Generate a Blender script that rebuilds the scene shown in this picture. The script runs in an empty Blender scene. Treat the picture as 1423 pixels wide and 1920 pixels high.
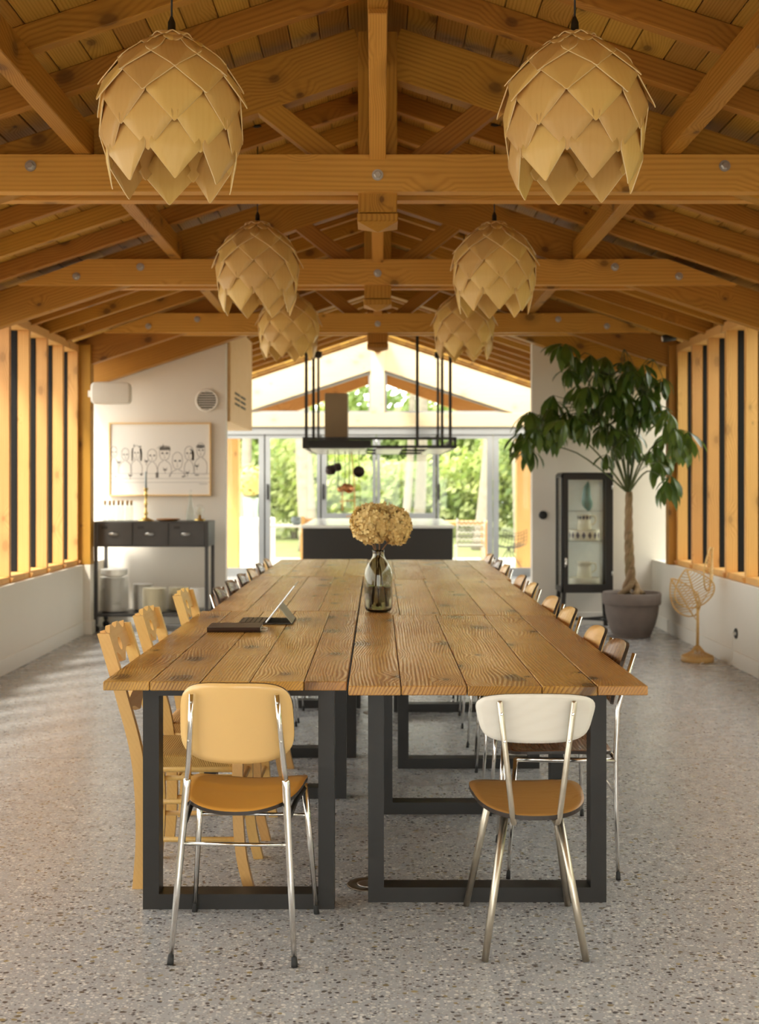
import bpy, bmesh, math, random
from mathutils import Vector, Matrix
from mathutils.geometry import tessellate_polygon
random.seed(7)
SC = bpy.context.scene
COL = SC.collection
PI = math.pi

# ------------------------------------------------------------------ camera
cam_d = bpy.data.cameras.new('camera')
cam = bpy.data.objects.new('camera', cam_d)
COL.objects.link(cam)
SC.camera = cam
cam.location = (0, 0, 1.40)
cam.rotation_euler = (PI / 2, 0, 0)
cam_d.sensor_fit = 'HORIZONTAL'
cam_d.sensor_width = 36.0
cam_d.lens = 36.0 * 2300 / 1423
cam_d.shift_x = 3.5 / 1423
cam_d.shift_y = -50.0 / 1423
cam_d.clip_end = 200
cam_d.dof.use_dof = True
cam_d.dof.focus_distance = 4.1
cam_d.dof.aperture_fstop = 5.0

# ------------------------------------------------------------------ light
W = bpy.data.worlds.new('world')
SC.world = W
W.use_nodes = True
bgn = W.node_tree.nodes['Background']
bgn.inputs[0].default_value = (0.985, 0.98, 0.92, 1)
bgn.inputs[1].default_value = 6.0

def area_light(name, loc, rot, sx, sy, portal=False, power=0, col=(1, 1, 1)):
    d = bpy.data.lights.new(name, 'AREA')
    d.shape = 'RECTANGLE'
    d.size = sx
    d.size_y = sy
    d.energy = power
    d.color = col
    d.cycles.is_portal = portal
    o = bpy.data.objects.new(name, d)
    o.location = loc
    o.rotation_euler = rot
    COL.objects.link(o)
    return o

sun_d = bpy.data.lights.new('sun', 'SUN')
sun_d.energy = 6.8
sun_d.angle = math.radians(10)
sun_d.color = (1.0, 0.93, 0.80)
sun = bpy.data.objects.new('sun', sun_d)
COL.objects.link(sun)
sun.rotation_euler = Vector((0.37, 0.50, -0.78)).to_track_quat('-Z', 'Y').to_euler()

SC.view_settings.view_transform = 'Standard'
SC.view_settings.look = 'None'
SC.view_settings.gamma = 1.0
SC.view_settings.use_curve_mapping = False
SC.view_settings.exposure = 0.0
SC.cycles.max_bounces = 10
SC.cycles.diffuse_bounces = 5
SC.cycles.glossy_bounces = 4
SC.cycles.transmission_bounces = 8
SC.cycles.transparent_max_bounces = 16
SC.cycles.caustics_reflective = False
SC.cycles.caustics_refractive = False
SC.cycles.sample_clamp_indirect = 8.0
SC.cycles.use_denoising = True

# ------------------------------------------------------------------ material helpers
class NT:
    def __init__(s, name):
        s.mat = bpy.data.materials.new(name)
        s.mat.use_nodes = True
        s.t = s.mat.node_tree
        s.t.nodes.clear()
        s.out = s.t.nodes.new('ShaderNodeOutputMaterial')
    def n(s, typ, **kw):
        nd = s.t.nodes.new('ShaderNode' + typ)
        for k, v in kw.items():
            setattr(nd, k, v)
        return nd
    def put(s, sock, v):
        if hasattr(v, 'is_output'):
            s.t.links.new(v, sock)
        else:
            sock.default_value = v
    def math(s, op, a, b=0.0, c=None, clamp=False):
        nd = s.n('Math', operation=op, use_clamp=clamp)
        s.put(nd.inputs[0], a)
        s.put(nd.inputs[1], b)
        if c is not None:
            s.put(nd.inputs[2], c)
        return nd.outputs[0]
    def mix(s, f, a, b, typ='MIX'):
        nd = s.n('MixRGB', blend_type=typ)
        s.put(nd.inputs[0], f)
        for i, v in ((1, a), (2, b)):
            if isinstance(v, tuple) and len(v) == 3:
                v = v + (1,)
            s.put(nd.inputs[i], v)
        return nd.outputs[0]
    def noise(s, vec, scale, detail=2, rough=0.5, dist=0.0):
        nd = s.n('TexNoise')
        s.put(nd.inputs['Vector'], vec)
        nd.inputs['Scale'].default_value = scale
        nd.inputs['Detail'].default_value = detail
        nd.inputs['Roughness'].default_value = rough
        nd.inputs['Distortion'].default_value = dist
        return nd
    def ramp(s, fac, stops):
        nd = s.n('ValToRGB')
        while len(nd.color_ramp.elements) < len(stops):
            nd.color_ramp.elements.new(0.5)
        for e, (p, c) in zip(nd.color_ramp.elements, stops):
            e.position = p
            e.color = (c[0], c[1], c[2], 1) if not isinstance(c, (int, float)) else (c, c, c, 1)
        s.put(nd.inputs[0], fac)
        return nd.outputs[0]
    def scale(s, vec, sc, loc=(0, 0, 0)):
        nd = s.n('Mapping')
        s.put(nd.inputs[0], vec)
        nd.inputs['Scale'].default_value = sc
        nd.inputs['Location'].default_value = loc
        return nd.outputs[0]
    def bump(s, h, strength, dist=0.002):
        nd = s.n('Bump')
        nd.inputs['Strength'].default_value = strength
        nd.inputs['Distance'].default_value = dist
        s.put(nd.inputs['Height'], h)
        return nd.outputs[0]
    def done(s, color, rough=0.5, metal=0.0, spec=0.5, normal=None, **kw):
        p = s.n('BsdfPrincipled')
        if isinstance(color, tuple) and len(color) == 3:
            color = color + (1,)
        s.put(p.inputs['Base Color'], color)
        s.put(p.inputs['Roughness'], rough)
        s.put(p.inputs['Metallic'], metal)
        p.inputs['Specular IOR Level'].default_value = spec
        if normal is not None:
            s.t.links.new(normal, p.inputs['Normal'])
        for k, v in kw.items():
            s.put(p.inputs[k.replace('_', ' ')], v)
        s.t.links.new(p.outputs[0], s.out.inputs[0])
        return s.mat

def plain(name, color, rough=0.5, metal=0.0, spec=0.5, vary=0.06, nscale=25.0, **kw):
    t = NT(name)
    tc = t.n('TexCoord').outputs['Object']
    nz = t.noise(tc, nscale, 3)
    dark = tuple(max(0, c * (1 - vary)) for c in color)
    lite = tuple(min(1, c * (1 + vary)) for c in color)
    col = t.mix(nz.outputs[0], dark, lite)
    r = t.math('MULTIPLY_ADD', nz.outputs[0], 0.12, max(0.0, rough - 0.06))
    return t.done(col, r, metal, spec, **kw)

def wood(name, light, dark, knot=(0.09, 0.035, 0.01), freq=520.0, amp=5.0, contrast=0.5, streak=0.35,
         rough=0.55, knots=0.5, rnd=0.28, stretch=0.10, bump=0.12, blotch=0.25, spec=0.3, ksize=1.0):
    """grain runs along the object's local X"""
    t = NT(name)
    tc = t.n('TexCoord').outputs['Object']
    rv = t.n('ObjectInfo').outputs['Random']
    cmb = t.n('CombineXYZ')
    t.put(cmb.inputs[0], t.math('MULTIPLY', rv, 37.3))
    t.put(cmb.inputs[1], t.math('MULTIPLY', rv, 13.1))
    t.put(cmb.inputs[2], t.math('MULTIPLY', rv, 23.7))
    ad = t.n('VectorMath', operation='ADD')
    t.put(ad.inputs[0], tc)
    t.put(ad.inputs[1], cmb.outputs[0])
    v = ad.outputs[0]
    sep = t.n('SeparateXYZ')
    t.put(sep.inputs[0], v)
    vs = t.scale(v, (stretch, 1, 1))
    warp = t.noise(vs, 4.5, 2, 0.4)
    # knots
    ck = t.n('CombineXYZ')
    t.put(ck.inputs[0], t.math('MULTIPLY', sep.outputs[0], 1.0))
    t.put(ck.inputs[1], t.math('MULTIPLY', t.math('MULTIPLY_ADD', sep.outputs[2], 0.8, sep.outputs[1]), 1.7))
    vor = t.n('TexVoronoi', feature='F1', voronoi_dimensions='2D')
    t.put(vor.inputs['Vector'], ck.outputs[0])
    vor.inputs['Scale'].default_value = 2.0
    vsp = t.n('SeparateColor')
    t.put(vsp.inputs[0], vor.outputs['Color'])
    kd = t.math('DIVIDE', vor.outputs['Distance'], t.math('MULTIPLY_ADD', vsp.outputs[0], 1.0 * ksize, 0.25 * ksize))
    kn = t.ramp(kd, [(0.0, 1.0), (0.06, 0.9), (0.09, 0.35), (0.22, 0.0)])
    kwarp = t.ramp(kd, [(0.0, 1.0), (0.16, 0.55), (0.4, 0.0)])
    ph = t.math('ADD', t.math('MULTIPLY', sep.outputs[1], freq), t.math('MULTIPLY', sep.outputs[2], freq * 0.55))
    ph = t.math('ADD', ph, t.math('MULTIPLY', warp.outputs[0], amp * 6.0))
    ph = t.math('ADD', ph, t.math('MULTIPLY', kwarp, 22.0))
    sn = t.math('MULTIPLY_ADD', t.math('SINE', ph), 0.5, 0.5)
    sn = t.math('POWER', sn, 1.7)
    st = t.noise(t.scale(v, (0.025, 1, 1)), 95, 3, 0.6)
    bl = t.noise(t.scale(v, (0.4, 1, 1)), 3.0, 2)
    gm = t.noise(t.scale(v, (0.5, 1, 1)), 7.0, 2)
    f = t.math('MULTIPLY', t.math('MULTIPLY', sn, contrast), t.math('MULTIPLY_ADD', gm.outputs[0], 1.5, 0.15))
    f = t.math('MULTIPLY_ADD', t.math('SUBTRACT', st.outputs[0], 0.5), streak * 2, f)
    f = t.math('MULTIPLY_ADD', t.math('SUBTRACT', bl.outputs[0], 0.45), blotch * 2, f, clamp=True)
    col = t.mix(f, light, dark)
    col = t.mix(t.math('MULTIPLY', kn, knots), col, knot)
    hsv = t.n('HueSaturation')
    t.put(hsv.inputs['Value'], t.math('MULTIPLY_ADD', rv, rnd, 1 - rnd * 0.5))
    t.put(hsv.inputs['Hue'], t.math('MULTIPLY_ADD', rv, 0.016, 0.492))
    t.put(hsv.inputs['Color'], col)
    r = t.math('MULTIPLY_ADD', f, 0.18, rough - 0.05)
    nm = t.bump(sn, bump, 0.001)
    return t.done(hsv.outputs[0], r, 0, spec, nm)

def glass_pane(name, tint=(0.975, 0.985, 0.98)):
    t = NT(name)
    tr = t.n('BsdfTransparent')
    tr.inputs[0].default_value = tint + (1,)
    gl = t.n('BsdfGlossy')
    gl.inputs['Roughness'].default_value = 0.02
    fr = t.n('Fresnel')
    bf = t.n('NewGeometry').outputs['Backfacing']
    t.t.links.new(t.math('MULTIPLY_ADD', bf, 1 / 1.45 - 1.45, 1.45), fr.inputs[0])
    mx = t.n('MixShader')
    t.t.links.new(t.math('MULTIPLY', fr.outputs[0], 0.8, clamp=True), mx.inputs[0])
    t.t.links.new(tr.outputs[0], mx.inputs[1])
    t.t.links.new(gl.outputs[0], mx.inputs[2])
    t.t.links.new(mx.outputs[0], t.out.inputs[0])
    return t.mat

def leafy(name, c1, c2, c3, scale=6.0, transl=0.35, rough=0.45):
    t = NT(name)
    tc = t.n('TexCoord').outputs['Object']
    rv = t.n('ObjectInfo').outputs['Random']
    nz = t.noise(tc, scale, 2)
    f = t.math('ADD', nz.outputs[0], t.math('MULTIPLY_ADD', rv, 0.3, -0.15))
    col = t.ramp(f, [(0.3, c1), (0.5, c2), (0.68, c3)])
    p = t.n('BsdfPrincipled')
    t.put(p.inputs['Base Color'], col)
    p.inputs['Roughness'].default_value = rough
    tl = t.n('BsdfTranslucent')
    t.put(tl.inputs[0], t.mix(0.5, col, (0.35, 0.5, 0.05)))
    mx = t.n('MixShader')
    mx.inputs[0].default_value = transl
    t.t.links.new(p.outputs[0], mx.inputs[1])
    t.t.links.new(tl.outputs[0], mx.inputs[2])
    t.t.links.new(mx.outputs[0], t.out.inputs[0])
    return t.mat

M = {}
M['beam'] = wood('beam_larch', (0.47, 0.225, 0.034), (0.27, 0.108, 0.013), knots=0.75, freq=480, amp=5)
M['tie'] = wood('tie_larch', (0.66, 0.335, 0.072), (0.45, 0.200, 0.036), knots=0.7, freq=520, amp=5)
M['board'] = wood('roof_board_pine', (0.48, 0.265, 0.050), (0.27, 0.130, 0.018), knots=0.8, freq=420, amp=6, rnd=0.4)
M['fin'] = wood('fin_douglas', (0.74, 0.40, 0.14), (0.54, 0.25, 0.072), knots=0.4, freq=380, amp=7, rnd=0.3)
M['gable'] = wood('gable_overexposed', (0.86, 0.70, 0.45), (0.76, 0.56, 0.32), knots=0.3, freq=300, amp=4, contrast=0.3)  # same timber as the beams; overexposed brightness put into a paler colour
M['table'] = wood('table_plank', (0.62, 0.345, 0.090), (0.33, 0.145, 0.030), knot=(0.07, 0.03, 0.012), knots=0.9,
                  freq=560, amp=7.0, contrast=0.9, rough=0.30, rnd=0.26, stretch=0.14, spec=0.5, blotch=0.38, ksize=1.55)
M['veneer'] = wood('lamp_veneer', (0.82, 0.555, 0.20), (0.74, 0.46, 0.135), knots=0.0, freq=300, amp=3, contrast=0.16, rnd=0.22, rough=0.42, spec=0.4, bump=0.02, blotch=0.2)
M['veneer_lit_edge'] = plain('lamp_veneer_lit_edge', (0.92, 0.74, 0.42), 0.55)  # petal rims coloured lighter to look lit
M['blond'] = wood('blond_chair', (0.80, 0.50, 0.17), (0.70, 0.39, 0.11), knots=0.0, freq=420, amp=3, contrast=0.22, rough=0.38, rnd=0.12, spec=0.5, bump=0.03)
M['blond_plate'] = wood('blond_plate', (0.72, 0.42, 0.14), (0.52, 0.27, 0.07), knots=0.0, freq=420, amp=2, contrast=0.4, rough=0.35, rnd=0.3, spec=0.5, bump=0.03)
M['walnut_plate'] = wood('walnut_plate', (0.24, 0.12, 0.055), (0.13, 0.06, 0.028), knots=0.0, freq=420, amp=2, contrast=0.6, rough=0.3, rnd=0.3, spec=0.6, bump=0.03)
M['teak'] = wood('teak_laminate', (0.44, 0.215, 0.065), (0.35, 0.155, 0.042), knots=0.0, freq=500, amp=1.2, contrast=0.5, rough=0.35, rnd=0.05, spec=0.5, bump=0.0, streak=0.5)
M['yellow_back'] = plain('yellow_laminate', (0.84, 0.54, 0.21), 0.22, spec=0.6, vary=0.02, nscale=8)
M['yellow_seat'] = plain('ochre_laminate', (0.62, 0.30, 0.055), 0.33, spec=0.5, vary=0.03, nscale=8)
M['white_lam'] = wood('white_laminate', (0.86, 0.82, 0.74), (0.80, 0.75, 0.66), knots=0.0, freq=200, amp=1.0, contrast=0.4, rough=0.35, rnd=0.0, bump=0.0, spec=0.5)
M['lam_edge'] = plain('laminate_edge', (0.035, 0.025, 0.02), 0.35)
M['chrome'] = plain('chrome_tube', (0.78, 0.76, 0.73), 0.14, 1.0, vary=0.05, nscale=40)
M['satin'] = plain('satin_steel', (0.62, 0.56, 0.46), 0.34, 1.0, vary=0.12, nscale=60)
M['rubber'] = plain('rubber', (0.02, 0.02, 0.02), 0.6)
M['black_steel'] = plain('black_steel', (0.024, 0.022, 0.020), 0.42, spec=0.4, vary=0.15)
M['dark_alu'] = plain('dark_aluminium', (0.018, 0.017, 0.016), 0.75, spec=0.12)
M['grey_alu'] = plain('grey_aluminium', (0.34, 0.345, 0.35), 0.4, 0.0, vary=0.03)
M['plaster'] = plain('white_plaster', (0.80, 0.75, 0.665), 0.85, vary=0.02, nscale=6, spec=0.2)
M['white_paint'] = plain('white_paint', (0.83, 0.79, 0.71), 0.5, vary=0.02)
M['cable'] = plain('black_cable', (0.012, 0.011, 0.01), 0.5)
M['bolt'] = plain('zinc_bolt', (0.55, 0.54, 0.52), 0.4, 0.9)
M['pane'] = glass_pane('window_glass')
M['brass'] = plain('brass', (0.62, 0.46, 0.17), 0.3, 1.0)
M['copper'] = plain('copper', (0.62, 0.30, 0.14), 0.3, 1.0)
M['console'] = plain('grey_steel', (0.060, 0.058, 0.056), 0.38, 0.3, vary=0.2, nscale=9)
M['china'] = plain('white_china', (0.82, 0.80, 0.75), 0.22, vary=0.03)
M['china_cream'] = plain('cream_china', (0.80, 0.74, 0.58), 0.25, vary=0.03)
M['terracotta'] = plain('grey_clay', (0.20, 0.165, 0.145), 0.8, vary=0.18, nscale=14, spec=0.2)
M['soil'] = plain('soil', (0.05, 0.035, 0.025), 0.95, vary=0.5, nscale=60)
M['bark'] = wood('braided_bark', (0.30, 0.20, 0.11), (0.13, 0.10, 0.045), knots=0.3, freq=60, amp=5, rough=0.75, bump=0.4)
M['leaf'] = leafy('pachira_leaf', (0.022, 0.050, 0.010), (0.042, 0.085, 0.016), (0.10, 0.16, 0.030), 3.0, 0.14, 0.30)
M['twig'] = plain('green_twig', (0.08, 0.10, 0.03), 0.6)
M['rattan'] = plain('rattan', (0.66, 0.42, 0.15), 0.5, vary=0.2, nscale=50)
M['straw'] = wood('rush_straw', (0.62, 0.36, 0.10), (0.30, 0.15, 0.04), knots=0.0, freq=900, amp=6, contrast=0.9, rough=0.6, rnd=0.1, bump=0.6)
M['petal'] = plain('dried_hydrangea', (0.90, 0.66, 0.30), 0.7, vary=0.22, nscale=30, spec=0.2)
M['stem'] = plain('dry_stem', (0.26, 0.13, 0.05), 0.7)
M['leather'] = plain('brown_leather', (0.045, 0.025, 0.018), 0.42, vary=0.2)
M['paper'] = plain('paper', (0.80, 0.74, 0.62), 0.8)
M['ink'] = plain('ink', (0.015, 0.015, 0.015), 0.7)
M['ink_grey'] = plain('ink_grey', (0.16, 0.15, 0.14), 0.7)
M['tablet'] = plain('tablet_silver', (0.60, 0.60, 0.60), 0.3, 0.8)
M['screen'] = plain('tablet_screen', (0.02, 0.02, 0.022), 0.12)
M['folio'] = plain('grey_folio', (0.050, 0.044, 0.038), 0.7)
M['folio_in'] = plain('folio_lining', (0.42, 0.39, 0.31), 0.7)
M['cork'] = plain('cork', (0.52, 0.34, 0.17), 0.8, vary=0.2)
M['candle'] = plain('blue_wax', (0.36, 0.42, 0.44), 0.5)
M['teal'] = plain('teal_glaze', (0.16, 0.30, 0.27), 0.3, vary=0.3, nscale=18)
M['steel'] = plain('brushed_steel', (0.55, 0.54, 0.52), 0.3, 1.0)
M['worktop'] = plain('pale_worktop', (0.78, 0.77, 0.73), 0.18, spec=0.6)
M['island'] = plain('island_black', (0.028, 0.025, 0.022), 0.55, vary=0.12)
M['hood'] = plain('hood_taupe', (0.34, 0.26, 0.16), 0.5, vary=0.04)
M['panel_wood'] = wood('pale_panel', (0.78, 0.52, 0.25), (0.70, 0.43, 0.18), knots=0.1, freq=60, amp=4, contrast=0.35, rnd=0.05, bump=0.03)
M['bulb'] = plain('frosted_bulb', (0.85, 0.82, 0.75), 0.4)

def solid_glass(name, col, rough=0.0, ior=1.45):
    t = NT(name)
    return t.done(col, rough, 0, 0.5, None, Transmission_Weight=1.0, IOR=ior)
M['vase_glass'] = solid_glass('smoke_glass', (0.56, 0.55, 0.46))
M['water'] = solid_glass('water', (0.52, 0.49, 0.40), 0, 1.33)
M['bottle_glass'] = glass_pane('bottle_glass', (0.84, 0.87, 0.85))
M['clear_glass'] = glass_pane('thin_clear_glass', (0.955, 0.97, 0.965))

def floor_mat():
    t = NT('terrazzo')
    tc = t.n('TexCoord').outputs['Object']
    base = t.noise(tc, 1.3, 3)
    fine = t.noise(tc, 260, 2)
    col = t.mix(base.outputs[0], (0.395, 0.402, 0.425), (0.465, 0.472, 0.490))
    col = t.mix(t.math('MULTIPLY', fine.outputs[0], 0.35), col, (0.36, 0.36, 0.365))
    dst = t.noise(tc, 45, 1)
    wv = t.n('VectorMath', operation='ADD')
    t.put(wv.inputs[0], tc)
    sc = t.n('VectorMath', operation='SCALE')
    t.put(sc.inputs[0], dst.outputs[1])
    sc.inputs['Scale'].default_value = 0.010
    t.put(wv.inputs[1], sc.outputs[0])
    for scale, lo, size, ramp in ((110, 0.50, 0.38, [(0.0, (0.74, 0.72, 0.70)), (0.45, (0.68, 0.66, 0.63)), (0.66, (0.36, 0.33, 0.31)), (0.84, (0.20, 0.18, 0.17))]),
                                  (58, 0.58, 0.36, [(0.0, (0.72, 0.70, 0.67)), (0.45, (0.78, 0.76, 0.73)), (0.62, (0.22, 0.19, 0.18)), (0.78, (0.075, 0.065, 0.065))]),
                                  (36, 0.78, 0.30, [(0.0, (0.50, 0.47, 0.44)), (0.35, (0.24, 0.22, 0.21)), (0.55, (0.06, 0.05, 0.055)), (0.95, (0.36, 0.29, 0.15))])):
        vo = t.n('TexVoronoi', feature='F1', voronoi_dimensions='2D')
        t.put(vo.inputs['Vector'], t.scale(wv.outputs[0], (1, 1.25, 1)))
        vo.inputs['Scale'].default_value = scale
        sp = t.n('SeparateColor')
        t.put(sp.inputs[0], vo.outputs['Color'])
        chosen = t.math('GREATER_THAN', sp.outputs[0], lo)
        rad = t.math('MULTIPLY_ADD', sp.outputs[1], size * 0.7, size * 0.45)
        ins = t.math('LESS_THAN', vo.outputs['Distance'], rad)
        mk = t.math('MULTIPLY', chosen, ins)
        col = t.mix(mk, col, t.ramp(sp.outputs[2], ramp))
    rg = t.noise(tc, 7, 3)
    r = t.math('MULTIPLY_ADD', rg.outputs[0], 0.14, 0.20)
    return t.done(col, r, 0, 0.5)
M['terrazzo'] = floor_mat()

def ground_mat(name, a, b, scale):
    t = NT(name)
    tc = t.n('TexCoord').outputs['Object']
    nz = t.noise(tc, scale, 4)
    return t.done(t.mix(nz.outputs[0], a, b), 0.9, 0, 0.1)
M['paving'] = ground_mat('pale_paving', (0.52, 0.49, 0.43), (0.66, 0.62, 0.55), 3)
M['gravel'] = ground_mat('gravel', (0.22, 0.20, 0.17), (0.34, 0.31, 0.27), 4)
M['grass'] = ground_mat('lawn', (0.12, 0.14, 0.05), (0.24, 0.26, 0.11), 2.2)
M['leaf_a'] = leafy('garden_leaf_bright', (0.18, 0.25, 0.05), (0.38, 0.44, 0.12), (0.66, 0.66, 0.28), 1.4, 0.45, 0.6)
M['leaf_b'] = leafy('garden_leaf_deep', (0.09, 0.15, 0.04), (0.24, 0.31, 0.10), (0.52, 0.55, 0.24), 1.6, 0.4, 0.6)
M['trunk'] = plain('pale_bark', (0.27, 0.235, 0.18), 0.9, vary=0.4, nscale=9)

# ------------------------------------------------------------------ mesh helpers
class MB:
    def __init__(s):
        s.v, s.f, s.m, s.s = [], [], [], []
    def add(s, vs, fs, m=0, smooth=False):
        o = len(s.v)
        s.v += [tuple(p) for p in vs]
        for f in fs:
            s.f.append(tuple(i + o for i in f))
            s.m.append(m)
            s.s.append(smooth)
        return s
    def box(s, x0, x1, y0, y1, z0, z1, c=0.0, m=0, T=None):
        cx, cy, cz = (x0 + x1) / 2, (y0 + y1) / 2, (z0 + z1) / 2
        hx, hy, hz = abs(x1 - x0) / 2, abs(y1 - y0) / 2, abs(z1 - z0) / 2
        c = min(c, hx * 0.45, hy * 0.45, hz * 0.45)
        S = [(a, b, d) for a in (-1, 1) for b in (-1, 1) for d in (-1, 1)]
        if c <= 0:
            vs = [(a * hx, b * hy, d * hz) for a, b, d in S]
            fs = [(0, 1, 3, 2), (4, 6, 7, 5), (0, 4, 5, 1), (2, 3, 7, 6), (0, 2, 6, 4), (1, 5, 7, 3)]
        else:
            vs = []
            for a, b, d in S:
                vs += [(a * hx, b * (hy - c), d * (hz - c)), (a * (hx - c), b * hy, d * (hz - c)), (a * (hx - c), b * (hy - c), d * hz)]
            q = [(0, 1, 3, 2), (4, 6, 7, 5)]
            fs = [tuple(3 * i for i in f) for f in q]
            fs += [tuple(3 * i + 1 for i in f) for f in ((0, 4, 5, 1), (2, 3, 7, 6))]
            fs += [tuple(3 * i + 2 for i in f) for f in ((0, 2, 6, 4), (1, 5, 7, 3))]
            for i in range(8):
                fs.append((3 * i, 3 * i + 1, 3 * i + 2))
                for j, ax in ((i ^ 4, 0), (i ^ 2, 1), (i ^ 1, 2)):
                    if j > i:
                        p, r = [k for k in range(3) if k != ax]
                        fs.append((3 * i + p, 3 * i + r, 3 * j + r, 3 * j + p))
        vs = [Vector((x + cx, y + cy, z + cz)) for x, y, z in vs]
        if T is not None:
            vs = [T @ p for p in vs]
        return s.add(vs, fs, m)
    def tube(s, pts, r, n=10, closed=False, m=0, caps=True):
        P = [Vector(p) for p in pts]
        k = len(P)
        R = list(r) if isinstance(r, (list, tuple)) else [r] * k
        vs = []
        up = None
        for i in range(k):
            if closed:
                d = P[(i + 1) % k] - P[i - 1]
            else:
                d = P[min(i + 1, k - 1)] - P[max(i - 1, 0)]
            d = d.normalized() if d.length > 1e-9 else Vector((0, 0, 1))
            if up is None:
                up = Vector((0, 0, 1)) if abs(d.z) < 0.9 else Vector((0, 1, 0))
            a = d.cross(up)
            a = a.normalized() if a.length > 1e-6 else d.orthogonal().normalized()
            b = a.cross(d).normalized()
            up = b
            for j in range(n):
                th = 2 * PI * j / n
                vs.append(P[i] + (a * math.cos(th) + b * math.sin(th)) * R[i])
        fs = []
        for i in range(k if closed else k - 1):
            i2 = (i + 1) % k
            for j in range(n):
                j2 = (j + 1) % n
                fs.append((i * n + j, i * n + j2, i2 * n + j2, i2 * n + j))
        s.add(vs, fs, m, True)
        if caps and not closed:
            o = len(s.v) - len(vs)
            for base, rev in ((0, True), ((k - 1) * n, False)):
                f = [o + base + j for j in range(n)]
                s.f.append(tuple(f[::-1] if rev else f))
                s.m.append(m)
                s.s.append(False)
        return s
    def lathe(s, prof, n=28, c=(0, 0, 0), m=0, T=None, flat=False):
        vs, fs = [], []
        for r, z in prof:
            for j in range(n):
                th = 2 * PI * j / n
                vs.append(Vector((c[0] + r * math.cos(th), c[1] + r * math.sin(th), c[2] + z)))
        for i in range(len(prof) - 1):
            for j in range(n):
                j2 = (j + 1) % n
                fs.append((i * n + j, i * n + j2, (i + 1) * n + j2, (i + 1) * n + j))
        if T is not None:
            vs = [T @ p for p in vs]
        s.add(vs, fs, m, not flat)
        o = len(s.v) - len(vs)
        for i in (0, len(prof) - 1):
            if prof[i][0] > 1e-4:
                s.f.append(tuple(o + i * n + j for j in range(n)))
                s.m.append(m)
                s.s.append(False)
        return s
    def prism(s, loops, y0, y1, axis='y', m=0, mside=None):
        """loops: outer 2-D polygon (and holes); first coord X, second Z, extruded along Y"""
        if mside is None:
            mside = m
        tri = tessellate_polygon([[Vector((p[0], p[1], 0)) for p in L] for L in loops])
        flat = [p for L in loops for p in L]
        k = len(flat)
        def P(p, y):
            return (p[0], y, p[1]) if axis == 'y' else ((p[0], p[1], y) if axis == 'z' else (y, p[0], p[1]))
        vs = [P(p, y0) for p in flat] + [P(p, y1) for p in flat]
        s.add(vs, [tuple(t) for t in tri] + [tuple(i + k for i in t[::-1]) for t in tri], m)
        o = len(s.v) - len(vs)
        b = 0
        for L in loops:
            q = len(L)
            for i in range(q):
                a1, a2 = b + i, b + (i + 1) % q
                s.f.append((o + a1, o + a2, o + a2 + k, o + a1 + k))
                s.m.append(mside)
                s.s.append(False)
            b += q
        return s
    def shell(s, pos, off, nu=14, nv=10, p=5.0, m=0, mback=None, mside=None):
        """rounded-rectangle sheet; pos(u,v)->Vector for u,v in [-1,1]; off(u,v)->Vector thickness"""
        if mback is None:
            mback = m
        if mside is None:
            mside = m
        A, B = [], []
        for j in range(nv + 1):
            for i in range(nu + 1):
                u, v = 2 * i / nu - 1, 2 * j / nv - 1
                mm = max(abs(u), abs(v))
                if mm > 1e-9:
                    q = (abs(u) ** p + abs(v) ** p) ** (1 / p)
                    u, v = u * mm / q, v * mm / q
                P = Vector(pos(u, v))
                A.append(P)
                B.append(P + Vector(off(u, v)))
        w = nu + 1
        N = w * (nv + 1)
        f1, f2, f3 = [], [], []
        for j in range(nv):
            for i in range(nu):
                a = j * w + i
                f1.append((a, a + 1, a + w + 1, a + w))
                f2.append((N + a, N + a + w, N + a + w + 1, N + a + 1))
        ring = [i for i in range(nu)] + [nu + j * w for j in range(nv)] + [nv * w + nu - i for i in range(nu)] + [(nv - j) * w for j in range(nv)]
        for i in range(len(ring)):
            a, b = ring[i], ring[(i + 1) % len(ring)]
            f3.append((a, a + N, b + N, b))
        o = len(s.v)
        s.v += [tuple(p_) for p_ in A + B]
        for fs, mi, sm in ((f1, m, True), (f2, mback, True), (f3, mside, False)):
            for f in fs:
                s.f.append(tuple(i + o for i in f))
                s.m.append(mi)
                s.s.append(sm)
        return s
    def mesh(s, name, mats, recalc=True):
        me = bpy.data.meshes.new(name)
        me.from_pydata(s.v, [], s.f)
        for mt in (mats if isinstance(mats, (list, tuple)) else [mats]):
            me.materials.append(mt)
        me.polygons.foreach_set('material_index', s.m)
        me.polygons.foreach_set('use_smooth', s.s)
        if recalc:
            bm = bmesh.new()
            bm.from_mesh(me)
            bmesh.ops.recalc_face_normals(bm, faces=bm.faces)
            bm.to_mesh(me)
            bm.free()
        me.update()
        return me
    def build(s, name, mats, parent=None, recalc=True):
        return put(name, s.mesh(name, mats, recalc), parent)

def put(name, me, parent=None, T=None):
    o = bpy.data.objects.new(name, me)
    COL.objects.link(o)
    if parent is not None:
        o.parent = parent
    if T is not None:
        o.matrix_basis = T
    return o

def tag(o, label=None, cat=None, group=None, kind=None):
    if label: o['label'] = label
    if cat: o['category'] = cat
    if group: o['group'] = group
    if kind: o['kind'] = kind
    return o

def thing(name, label, cat, loc=(0, 0, 0), rz=0.0, group=None, kind=None):
    o = bpy.data.objects.new(name, None)
    o.empty_display_size = 0.1
    COL.objects.link(o)
    o.location = loc
    o.rotation_euler = (0, 0, rz)
    return tag(o, label, cat, group, kind)

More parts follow.
